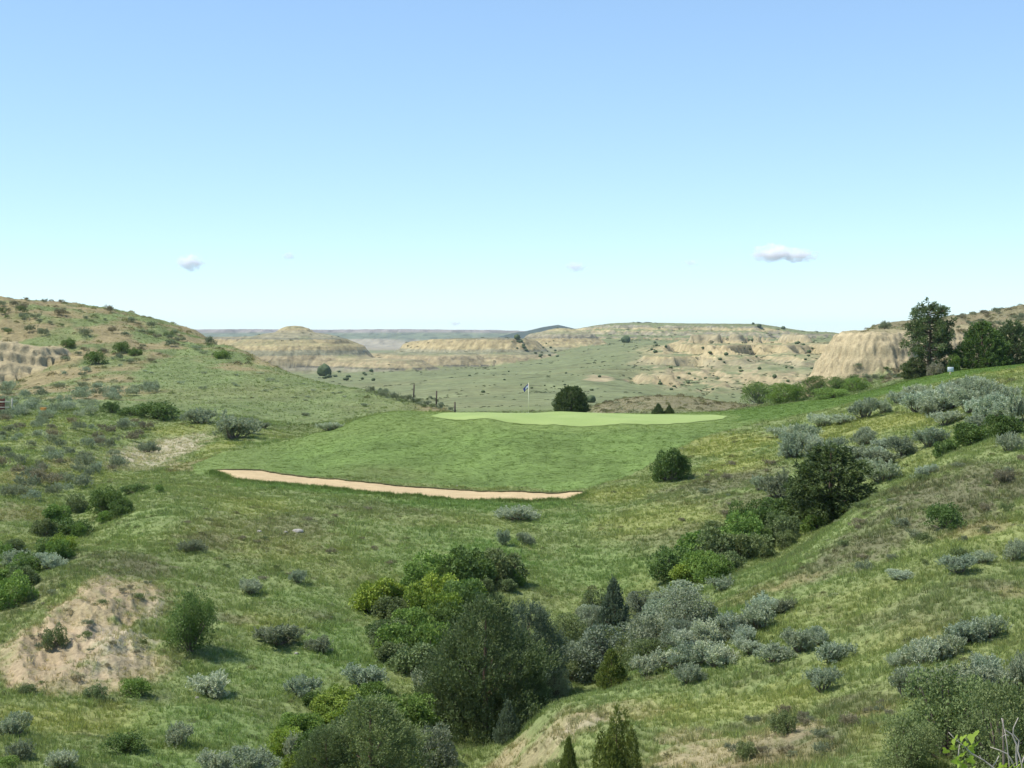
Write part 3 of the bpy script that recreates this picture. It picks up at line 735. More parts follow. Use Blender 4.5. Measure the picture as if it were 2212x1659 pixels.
def leaf_material(name, trans=0.3, instancer=False, spec=0.15):
    b = NB(name)
    if instancer:
        at = b.n('ShaderNodeAttribute'); at.attribute_type = 'INSTANCER'; at.attribute_name = 'tint'; base = at.outputs['Color']
    else:
        oi = b.n('ShaderNodeObjectInfo'); base = oi.outputs['Color']
    sh = b.n('ShaderNodeAttribute'); sh.attribute_name = 'shade'
    r = b.ramp(sh.outputs['Fac'], 0, 1, (.62, .66, .66, 1), (1.38, 1.32, 1.2, 1))
    c = b.mix('MULTIPLY', 1.0, base, r.outputs[0])
    p = b.n('ShaderNodeBsdfPrincipled'); p.inputs['Roughness'].default_value = .65; p.inputs['Specular IOR Level'].default_value = spec
    b.l(c, p.inputs['Base Color'])
    tr = b.n('ShaderNodeBsdfTranslucent'); b.l(b.mix('MULTIPLY', 1.0, c, (1.1, 1.15, .75)), tr.inputs['Color'])
    mx = b.n('ShaderNodeMixShader'); mx.inputs[0].default_value = trans
    b.l(p.outputs[0], mx.inputs[1]); b.l(tr.outputs[0], mx.inputs[2]); b.l(mx.outputs[0], b.out.inputs['Surface'])
    return b.m
M_LEAF = leaf_material('leaves'); M_GRASS = leaf_material('grass_blades', .35, True, .1)
M_STEM = plain('woody_stems', (.16, .13, .10), .9, .35, 12); M_BARK = plain('bark', (.15, .105, .075), .95, .4, 9, .1, .6); M_GREYWOOD = plain('bare_grey_wood', (.36, .32, .27), .85, .25, 40)

def leafy_mesh(name, parts, mat=None):
    V, F, S = join(parts)
    return np_mesh(name, V, F, [mat or M_LEAF], False, {'shade': ('FLOAT', S)})

def stem_mesh(name, tubes, mat):
    V, F, _ = join(tubes)
    return np_mesh(name, V, F, [mat], True)

def make_sage(seed, n_plumes=300, flat=0.58):
    g = np.random.default_rng(seed); parts = []; stems = []
    nl = g.integers(9, 14)
    ang = np.linspace(0, 2 * math.pi, nl, endpoint=False) + g.normal(0, .3, nl); rad = g.uniform(.12, .33, nl); rad[0] = .03
    C = np.stack([np.cos(ang) * rad, np.sin(ang) * rad, flat * g.uniform(.12, .62, nl)], -1); R = g.uniform(.13, .21, nl)
    for c, r in zip(C, R):
        mid = c * np.array((.6, .6, .45)) + g.normal(0, .02, 3)
        stems.append(tube([(0, 0, -.04), mid, c + (0, 0, r * .3)], [.02, .013, .006], 4))
    k = g.integers(0, nl, n_plumes)
    d = unit(g.normal(size=(n_plumes, 3)) + np.array((0, 0, .45)))
    d[:, 2] = np.where(d[:, 2] < -.35, -d[:, 2], d[:, 2])
    base = C[k] + d * R[k][:, None] * g.uniform(.35, .95, (n_plumes, 1))
    axis_ = unit(d * .55 + np.array((0, 0, .8)) + g.normal(0, .15, (n_plumes, 3)))
    ln = g.uniform(.09, .2, n_plumes)
    m = 20
    t = g.random((n_plumes, m)) ** .8
    P = base[:, None] + axis_[:, None] * (t * ln[:, None])[..., None] + g.normal(0, .011, (n_plumes, m, 3))
    D = axis_[:, None] * .9 + g.normal(0, .55, (n_plumes, m, 3))
    V, F, S = cards(P.reshape(-1, 3), D.reshape(-1, 3), g.uniform(.034, .058, n_plumes * m), .022, g)
    S = np.clip(.4 * S + .6 * np.repeat(np.repeat(g.random(n_plumes), m), 4), 0, 1)
    V[:, 2] = np.maximum(V[:, 2], 0.0)
    return leafy_mesh('sage_foliage', [(V, F, S)]), stem_mesh('sage_stems', stems, M_STEM)

def make_conifer(seed, prof, n=620, m=15, spire=.85, lump=.28, leaf=(.035, .06), lw=.022, base_z=0.03, skew=0.0, trunk_r=.03, multi=None):
    g = np.random.default_rng(seed)
    tt = g.random(n * 3); hh = np.interp(tt, [p[0] for p in prof], [p[1] for p in prof]); keep = g.random(n * 3) < (hh / max(p[1] for p in prof)) ** .8
    t = tt[keep][:n]; n = len(t); r0 = np.interp(t, [p[0] for p in prof], [p[1] for p in prof])
    a = g.uniform(0, 2 * math.pi, n)
    r = r0 * (1 + lump * 1.6 * fbm(a * 1.1 + seed, t * 4.5, 2, seed)) * np.sqrt(g.uniform(.3, 1, n))
    cx = skew * t * t; 
    base = np.stack([np.cos(a) * r + cx, np.sin(a) * r, t * .97 - .03], -1)
    if multi is not None:
        k = g.integers(0, len(multi), n); mm = np.array(multi)
        base = np.stack([np.cos(a) * r * mm[k, 3] + mm[k, 0], np.sin(a) * r * mm[k, 3] + mm[k, 1], t * mm[k, 2]], -1)
    out = np.stack([np.cos(a), np.sin(a), np.zeros(n)], -1)
    ax = unit(out * (1 - spire) * 1.6 + np.array((0, 0, spire)) + g.normal(0, .18, (n, 3)))
    ln = g.uniform(.05, .12, n)
    tq = g.random((n, m))
    P = base[:, None] + ax[:, None] * (tq * ln[:, None])[..., None] + g.normal(0, .012, (n, m, 3))
    D = ax[:, None] + g.normal(0, .5, (n, m, 3))
    V, F, S = cards(P.reshape(-1, 3), D.reshape(-1, 3), g.uniform(leaf[0], leaf[1], n * m), lw, g)
    S = np.clip(.5 * S + .5 * np.repeat(np.repeat(g.random(n), m), 4), 0, 1)
    V[:, 2] = np.maximum(V[:, 2], base_z * .3)
    tubes = [tube([(0, 0, -.06), (skew * .1, .01, .4), (skew * .7, 0, .85)], [trunk_r, trunk_r * .7, trunk_r * .15], 6)]
    for i in range(14):
        j = g.integers(0, n); tubes.append(tube([(cx[j] * .3, 0, base[j, 2] * .6), base[j] * np.array((.5, .5, .85)), base[j]], [.009, .006, .002], 4))
    return leafy_mesh('needles', [(V, F, S)]), stem_mesh('trunk_wood', tubes, M_BARK)

def make_leafy(seed, n_lobes=34, n_leaf=6400, leaf=(.035, .06), ratio=.62, flat=.62, droop=0.0, width=.36):
    g = np.random.default_rng(seed)
    a = g.uniform(0, 2 * math.pi, n_lobes); q = np.sqrt(g.random(n_lobes)) * width
    zc = flat * (g.uniform(.08, .82, n_lobes)) * (1 - .55 * (q / .5) ** 2)
    C = np.stack([np.cos(a) * q, np.sin(a) * q, zc], -1); R = g.uniform(.085, .16, n_lobes)
    k = g.integers(0, n_lobes, n_leaf)
    d = unit(g.normal(size=(n_leaf, 3)) + np.array((0, 0, .35)))
    P = C[k] + d * (R[k] * g.uniform(.55, 1.08, n_leaf) ** .6)[:, None]
    D = d * .6 + g.normal(0, .7, (n_leaf, 3)) + np.array((0, 0, .15 - droop))
    V, F, S = cards(P, D, g.uniform(leaf[0], leaf[1], n_leaf), g.uniform(leaf[0], leaf[1], n_leaf) * ratio, g)
    S = np.clip(.6 * S + .4 * np.repeat(g.random(n_lobes)[k], 4), 0, 1)
    V[:, 2] = np.maximum(V[:, 2], .0)
    stems = [tube([(g.normal(0, .04), g.normal(0, .04), -.05), C[i] * np.array((.55, .55, .55)), C[i]], [.016, .011, .004], 4) for i in range(0, n_lobes, 2)]
    return leafy_mesh('leaf_mass', [(V, F, S)]), stem_mesh('stem_wood', stems, M_STEM)

def make_pine(seed):
    g = np.random.default_rng(seed); tubes = [tube([(0, 0, -.03), (.01, 0, .3), (-.015, .01, .62), (.02, 0, .97)], [.035, .028, .018, .005], 7)]
    P, D = [], []
    for i in range(60):
        t = g.uniform(.06, .97); a = g.uniform(0, 2 * math.pi)
        reach = np.interp(t, [.1, .22, .38, .5, .62, .75, .86, .97], [.30, .36, .46, .34, .36, .33, .30, .17]) * g.uniform(.55, 1.05)
        dr = np.array((math.cos(a), math.sin(a), g.uniform(-.05, .35)))
        p0 = np.array((0, 0, t)); p1 = p0 + dr * reach * .55; p2 = p0 + dr * reach + (0, 0, .035)
        tubes.append(tube([p0, p1, p2], [.010, .007, .003], 4))
        for c in range(5):
            f = g.uniform(.4, 1.05); cc = p0 + dr * reach * f + g.normal(0, .028, 3) + np.array((0, 0, .02)); m = 42
            dd = unit(g.normal(size=(m, 3)) + np.array((0, 0, .4)))
            P.append(cc + dd * g.uniform(0, .038, (m, 1))); D.append(dd + dr * .3)
    P = np.concatenate(P); D = np.concatenate(D)
    V, F, S = cards(P, D, g.uniform(.03, .055, len(P)), .014, g)
    return leafy_mesh('pine_needles', [(V, F, S)]), stem_mesh('pine_wood', tubes, M_BARK)

SAGE = [make_sage(100 + i) for i in range(5)]
SAGE_S = [make_sage(150 + i, 130) for i in range(3)]
LEAFY = [make_leafy(200 + i) for i in range(4)]
LEAFY_LOW = [make_leafy(220 + i, 30, 4200, (.03, .05), .7, .62, 0, .4) for i in range(2)]
SILVER = [make_leafy(240 + i, 42, 7600, (.028, .046), .5, .68) for i in range(3)]
FINE = [make_leafy(260 + i, 52, 9500, (.024, .040), .48, .8, 0, .37) for i in range(2)]
BROAD = [make_conifer(300, [(0, .40), (.12, .5), (.4, .46), (.65, .34), (.85, .22), (1, .05)], 1250, 15, .6, .35), make_conifer(301, [(0, .38), (.15, .5), (.45, .44), (.75, .3), (1, .05)], 1150, 15, .65, .35)]
BIG = [make_conifer(302, [(0, .42), (.15, .5), (.4, .48), (.6, .44), (.78, .35), (.92, .21), (1, .08)], 2700, 16, .62, .55, (.015, .03), .0105), make_conifer(303, [(0, .40), (.2, .5), (.45, .42), (.62, .36), (.8, .22), (1, .04)], 2300, 16, .66, .5, (.016, .032), .011)]
DOME = [make_conifer(310, [(0, .44), (.1, .5), (.45, .46), (.75, .36), (.92, .24), (1, .14)], 1300, 15, .92, .1)]
CONE = [make_conifer(320, [(0, .42), (.1, .5), (.4, .36), (.7, .18), (.9, .07), (1, .02)], 900, 15, .8, .25), make_conifer(321, [(0, .40), (.12, .5), (.35, .4), (.7, .2), (1, .02)], 850, 15, .8, .3)]
SPIRES = [make_conifer(330, [(0, .30), (.2, .5), (.5, .42), (.8, .2), (1, .03)], 1000, 13, .97, .2, (.03, .05), .018, multi=[(0, 0, 1, .35), (-.25, .08, .82, .3), (.22, -.1, .9, .3), (.32, .15, .72, .25), (-.1, -.28, .78, .3), (-.34, -.05, .55, .25), (.1, .3, .7, .28)])]
LAYERED = [make_conifer(340, [(0, .42), (.2, .5), (.35, .36), (.45, .46), (.58, .3), (.7, .36), (.85, .16), (1, .06)], 1200, 15, .22, .45, (.035, .06), .02)]
PINE = [make_pine(350)]
def make_speck(seed):
    bm = bmesh.new(); bmesh.ops.create_icosphere(bm, subdivisions=3, radius=.5)
    g = np.random.default_rng(seed); V = np.array([v.co[:] for v in bm.verts]); F = np.array([[v.index for v in f.verts] for f in bm.faces]); bm.free()
    r = 1 + .35 * fbm(V[:, 0] * 4 + seed, V[:, 1] * 4 + V[:, 2] * 3, 2, seed)
    V = V * r[:, None]; V[:, 2] = np.maximum(V[:, 2] * .95 + .42, 0)
    F4 = np.concatenate([F, F[:, 2:3]], 1)
    return np_mesh('far_crown', V, F, [M_LEAF], False, {'shade': ('FLOAT', g.random(len(V)) * .5)}), None
SPECK = [make_speck(360 + i) for i in range(4)]
KINDS = {   # kind: (meshes, native height per unit width, foliage part, wood part)
 'sagebrush': (SAGE, .80, 'foliage', 'stems'), 'small_sagebrush': (SAGE_S, .80, 'foliage', 'stems'), 'leafy_shrub': (LEAFY, .66, 'foliage', 'stems'),
 'low_shrub': (LEAFY_LOW, .64, 'foliage', 'stems'), 'silver_shrub': (SILVER, .72, 'foliage', 'stems'), 'feathery_shrub': (FINE, .8, 'foliage', 'stems'),
 'juniper_tree': (BROAD, 1.05, 'crown', 'trunk'), 'big_juniper': (BIG, 1.05, 'crown', 'trunk'), 'round_juniper': (DOME, 1.08, 'crown', 'trunk'), 'conical_juniper': (CONE, 1.07, 'crown', 'trunk'),
 'juniper_sapling': (SPIRES, 1.07, 'crown', 'trunk'), 'layered_juniper': (LAYERED, 1.03, 'crown', 'trunk'), 'pine_tree': (PINE, 1.0, 'crown', 'trunk'), 'distant_juniper': (SPECK, 1.05, 'crown', 'trunk')}
TINT = {'sage': (.295, .345, .250), 'sage_dark': (.215, .248, .168), 'sage_pale': (.375, .425, .325), 'dead': (.255, .235, .165), 'bright': (.215, .290, .052), 'leaf': (.165, .255, .064), 'leaf_dark': (.112, .175, .052),
        'juniper': (.118, .162, .072), 'juniper_y': (.150, .190, .050), 'juniper_b': (.125, .165, .110), 'silver': (.220, .255, .180), 'olive': (.165, .210, .092), 'dark': (.092, .130, .050), 'fine': (.165, .220, .088)}
n_plants = 0
def plant(kind, u, v, w, h, label, tint, group=None, cat=None, name=None, ymin=10.0, Y=None, parts=True, at=None):
    """one plant with its foot at the sight line (u, v); w, h measured in layout units at that distance"""
    global n_plants
    n_plants += 1
    if at is not None: p = Vector(at); W, H = w, h
    else:
        if Y is None: p = ground(u, v, ymin)
        else: p = Vector((X(u, Y), Y, float(height(X(u, Y), Y)[0])))
        W, H = w * K * p.y, h * K * p.y
    meshes, hn, fpart, wpart = KINDS[kind]
    fm, sm = meshes[n_plants % len(meshes)]
    rt = random.Random(n_plants * 13 + 5)
    f_ = rt.uniform(.88, 1.12); wm = rt.uniform(.96, 1.04); col = (TINT[tint][0] * f_ * wm, TINT[tint][1] * f_, TINT[tint][2] * f_ / wm, 1)
    if kind == 'sagebrush': W *= 1.12; H *= 1.12
    sink = 0.02 * H
    sc = (W, W * rt.uniform(.85, 1.1), H / hn); rot = rt.uniform(0, 6.283)
    nm = name or kind
    if nm == 'small_sagebrush': nm = 'sagebrush'
    cat = cat or {'sagebrush': 'sagebrush', 'small_sagebrush': 'sagebrush'}.get(kind, 'tree' if fpart == 'crown' else 'shrub')
    if parts:
        root = link(bpy.data.objects.new(nm, None)); root.empty_display_size = .2
        root.location = (p.x, p.y, p.z - sink); root.rotation_euler = (0, 0, rot); root.scale = sc
        f = new_obj(fpart, fm, root); f.color = col
        new_obj(wpart, sm, root)
    else:
        root = new_obj(nm, fm); root.color = col
        root.location = (p.x, p.y, p.z - sink); root.rotation_euler = (0, 0, rot); root.scale = sc
    tag(root, label, cat, group)
    return root

P_ = plant
# trees and tall shrubs
P_('big_juniper', 1050, 1580, 275, 318, 'largest dark juniper filling the gully between the green shrubs', 'juniper', name='juniper_tree')
P_('big_juniper', 1140, 1510, 150, 205, 'bluish juniper rising behind the shoulder of the largest dark juniper', 'juniper_b', ymin=44, name='juniper_tree')
P_('conical_juniper', 1325, 1390, 84, 152, 'slender conical juniper standing above the silver shrubs in the gully', 'juniper_b', name='juniper_tree')
P_('round_juniper', 1234, 893, 77, 62, 'dense dark rounded juniper just behind the putting green', 'dark', Y=119.2, name='juniper_tree')
P_('conical_juniper', 1422, 897, 30, 27, 'larger of two small dark junipers behind the putting green', 'dark', Y=119.5, name='juniper_tree')
P_('conical_juniper', 1446, 897, 24, 23, 'smaller of two small dark junipers behind the putting green', 'dark', Y=119.5, name='juniper_tree')
P_('juniper_sapling', 1332, 1690, 135, 172, 'yellow-green juniper sapling of several spires on the bare near bank', 'juniper_y')
P_('conical_juniper', 1228, 1690, 48, 108, 'narrow yellow-green juniper sapling beside the many-spired one', 'juniper_y', name='juniper_sapling')
P_('conical_juniper', 1321, 1482, 76, 88, 'squat yellow-green juniper on the rim of the gully', 'juniper_y', name='juniper_tree')
P_('conical_juniper', 1098, 1560, 66, 98, 'pale bluish juniper spire at the foot of the largest dark juniper', 'juniper_b', Y=37.5, name='juniper_sapling')
P_('layered_juniper', 1795, 1128, 185, 185, 'dark layered juniper in the ravine on the right', 'dark', ymin=58, name='juniper_tree')
P_('leafy_shrub', 1449, 1038, 92, 82, 'solitary dark round bush at the edge of the green mound', 'leaf_dark', name='round_bush')
P_('feathery_shrub', 411, 1405, 142, 150, 'tall dark green bush beside the eroded clay bank', 'leaf_dark', name='round_bush')
P_('pine_tree', 2008, 812, 150, 150, 'tall open pine with a dark crown in front of the bluff', 'juniper', Y=122)
P_('juniper_tree', 2122, 808, 110, 106, 'broad dark green juniper beside the white sign', 'leaf_dark', Y=121, name='juniper_tree')
P_('juniper_tree', 2188, 802, 95, 104, 'dark juniper at the right edge behind the fairway', 'juniper', Y=123, name='juniper_tree')
P_('leafy_shrub', 2062, 808, 40, 44, 'light green bush between the pine and the broad juniper', 'leaf', Y=120)
P_('layered_juniper', 1978, 826, 64, 52, 'dark low juniper at the foot of the pine', 'juniper', Y=124, name='juniper_tree')
P_('low_shrub', 2020, 822, 40, 30, 'pale dry bush under the pine', 'dead', Y=119)
P_('sagebrush', 1912, 699, 27, 24, 'grey bush on the skyline above the tan bluff', 'sage_dark', Y=196)
P_('big_juniper', 800, 1720, 265, 235, 'dark green juniper at the bottom edge left of the gully', 'olive', name='juniper_tree')
P_('big_juniper', 705, 1710, 120, 150, 'small dark juniper at the bottom edge between sagebrush', 'juniper', name='juniper_tree')
P_('feathery_shrub', 2050, 1740, 255, 222, 'large soft green bush in the bottom right corner', 'fine', Y=22.5)
P_('feathery_shrub', 2170, 1760, 230, 236, 'soft dark green bush behind the bare twigs', 'olive', Y=20.5)
P_('feathery_shrub', 1960, 1740, 160, 150, 'smaller soft green bush in the bottom right corner', 'olive', Y=21.5)
P_('big_juniper', 985, 1560, 150, 190, 'dark lower juniper against the left side of the largest one', 'juniper', name='juniper_tree')
P_('big_juniper', 1125, 1560, 130, 150, 'dark low juniper at the right foot of the largest one', 'juniper', Y=39.5, name='juniper_tree')
# bright leafy thickets of the gully
for a in [
 (822,1322,130,88,'bright yellow-green shrub at the upper left of the gully thicket','bright'),(905,1342,120,92,'bright yellow-green shrub next to the leafy thicket edge','bright'),
 (958,1352,100,88,'bright leafy shrub against the largest dark juniper','bright'),(940,1262,130,80,'dark leafy shrub at the top of the gully thicket','leaf'),
 (1010,1266,130,96,'dense dark leafy shrub under the tall bright grass','leaf_dark'),(1085,1258,130,84,'rounded olive shrub right of the thicket top','olive'),
 (870,1420,130,90,'loose green shrub in the long grass of the gully','leaf'),(935,1440,110,110,'green shrub left of the largest dark juniper','leaf'),
 (1000,1320,110,80,'leafy shrub behind the largest dark juniper','leaf'),(725,1560,140,70,'yellow-green shrub above the bottom sagebrush','bright'),
 (815,1570,150,85,'broad mottled green shrub above the bottom juniper','leaf'),(900,1570,120,80,'leafy green shrub at the shadowed gully mouth','leaf'),(660,1590,100,60,'low yellow-green shrub near the bottom sagebrush','leaf')]:
    P_('leafy_shrub', *a, ymin=28)
for a in [
 (1330,1450,200,128,'broad silver-green shrub in the middle of the gully','silver'),(1420,1420,150,118,'silver-green shrub beside the sagebrush bank','silver'),(1255,1470,130,110,'silver-green shrub touching the largest dark juniper','silver'),
 (1202,1500,86,80,'pale twiggy shrub at the dark mouth of the gully','sage'),(1465,1395,90,70,'dusky silver shrub at the head of the sagebrush bank','silver'),(1270,1345,70,45,'small silver shrub left of the conical juniper','silver'),(1390,1320,90,55,'silver shrub right of the conical juniper','silver'),
 (940,1670,118,124,'pale grey-green shrub at the bottom edge by the gully','silver'),(1145,1560,70,66,'dusky shrub in the dark gully mouth','olive')]:
    P_('silver_shrub', *a, ymin=36 if a[1] < 1600 else 20)
for a in [
 (1520,1215,140,85,'green shrub low in the ravine on the right','leaf'),(1600,1185,130,90,'dark green shrub halfway up the right ravine','leaf'),(1655,1160,110,75,'dense green shrub below the layered juniper','leaf_dark'),
 (1480,1262,95,52,'bright yellow-green shrub at the ravine mouth','bright'),(1755,1150,72,48,'light green shrub on the ravine rim below the layered juniper','leaf'),(1570,1235,80,50,'dusky green shrub on the ravine floor','olive'),
 (2100,965,110,60,'dark green shrub high in the right ravine','leaf_dark'),(2045,985,70,40,'small dark shrub on the upper ravine rim','leaf_dark'),(2170,945,90,60,'dark shrub at the right edge of the ravine','leaf_dark')]:
    P_('leafy_shrub', *a, ymin=50)
for a in [
 (1640,872,74,44,'round light green bush at the left end of the fairway hedge','leaf'),(1688,872,66,38,'round green bush second in the fairway hedge','leaf'),(1722,866,48,36,'round green bush third in the fairway hedge','leaf'),
 (1762,852,64,34,'dark green bush in the middle of the fairway hedge','leaf_dark'),(1808,848,70,32,'dark green bush below the tan bluff','leaf_dark'),(1850,846,60,26,'low green bush at the right end of the fairway hedge','leaf'),(1795,866,80,20,'low leafy bush in front of the fairway hedge','leaf')]:
    P_('feathery_shrub', a[0], a[1], a[2] * 1.2, a[3] * 1.3, *a[4:], ymin=122, group='bushes bordering the fairway')
for a in [
 (150,749,40,21,'small dark bush alone high on the left hill','leaf_dark'),(264,763,46,28,'left of two joined dark bushes on the left hill','leaf_dark'),(292,768,36,20,'right of two joined dark bushes on the left hill','leaf_dark'),(207,787,54,34,'rounded dark bush above the tan clay ledges','leaf_dark'),(480,774,42,21,'green bush on the shoulder of the left hill','leaf')]:
    P_('low_shrub', *a, ymin=150, group='bushes on the left hill')
for a in [
 (340,905,125,42,'long dark green shrub on the grassy terrace at the left','leaf_dark'),(285,900,60,28,'dark shrub beside the long terrace shrub','leaf_dark'),(238,892,46,28,'small dark green shrub on the grassy terrace','leaf_dark'),(66,884,26,18,'tiny olive shrub between the gate and the orange marker','dark'),
 (232,1108,95,62,'dark shrub at the head of the left draw','leaf_dark'),(292,1064,70,22,'low dark shrub on the rim of the left draw','leaf_dark'),(345,1064,28,20,'small bright bush beside the left draw','leaf'),(150,1160,110,48,'dark leafy shrub halfway down the left draw','leaf_dark'),(135,1200,80,52,'light green shrub in the left draw','bright'),
 (28,1312,110,88,'big leafy shrub at the left edge above the clay bank','leaf'),(10,1225,50,60,'green shrub at the left edge of the draw','leaf'),(50,1262,80,40,'dark green shrub between two sagebrushes in the draw','leaf'),
 (290,1502,80,42,'low green bush at the foot of the clay bank','leaf'),(207,1512,56,40,'small pale-green bush at the foot of the clay bank','olive'),(265,1625,122,46,'low spreading dark green bush in the near grass','leaf_dark'),(120,1400,54,60,'weedy green bush growing on the clay bank','olive'),(60,1500,44,26,'small bush at the lower left of the clay bank','olive'),(15,1655,60,26,'green tuft shrub in the bottom left corner','leaf'),
 (2040,1140,110,60,'dark bush high on the near right slope','leaf_dark'),(1690,1585,70,60,'weedy olive bush on the bare near slope','olive'),(1610,1640,60,44,'weedy olive bush at the bottom edge of the near slope','olive')]:
    P_('low_shrub', *a, ymin=16)
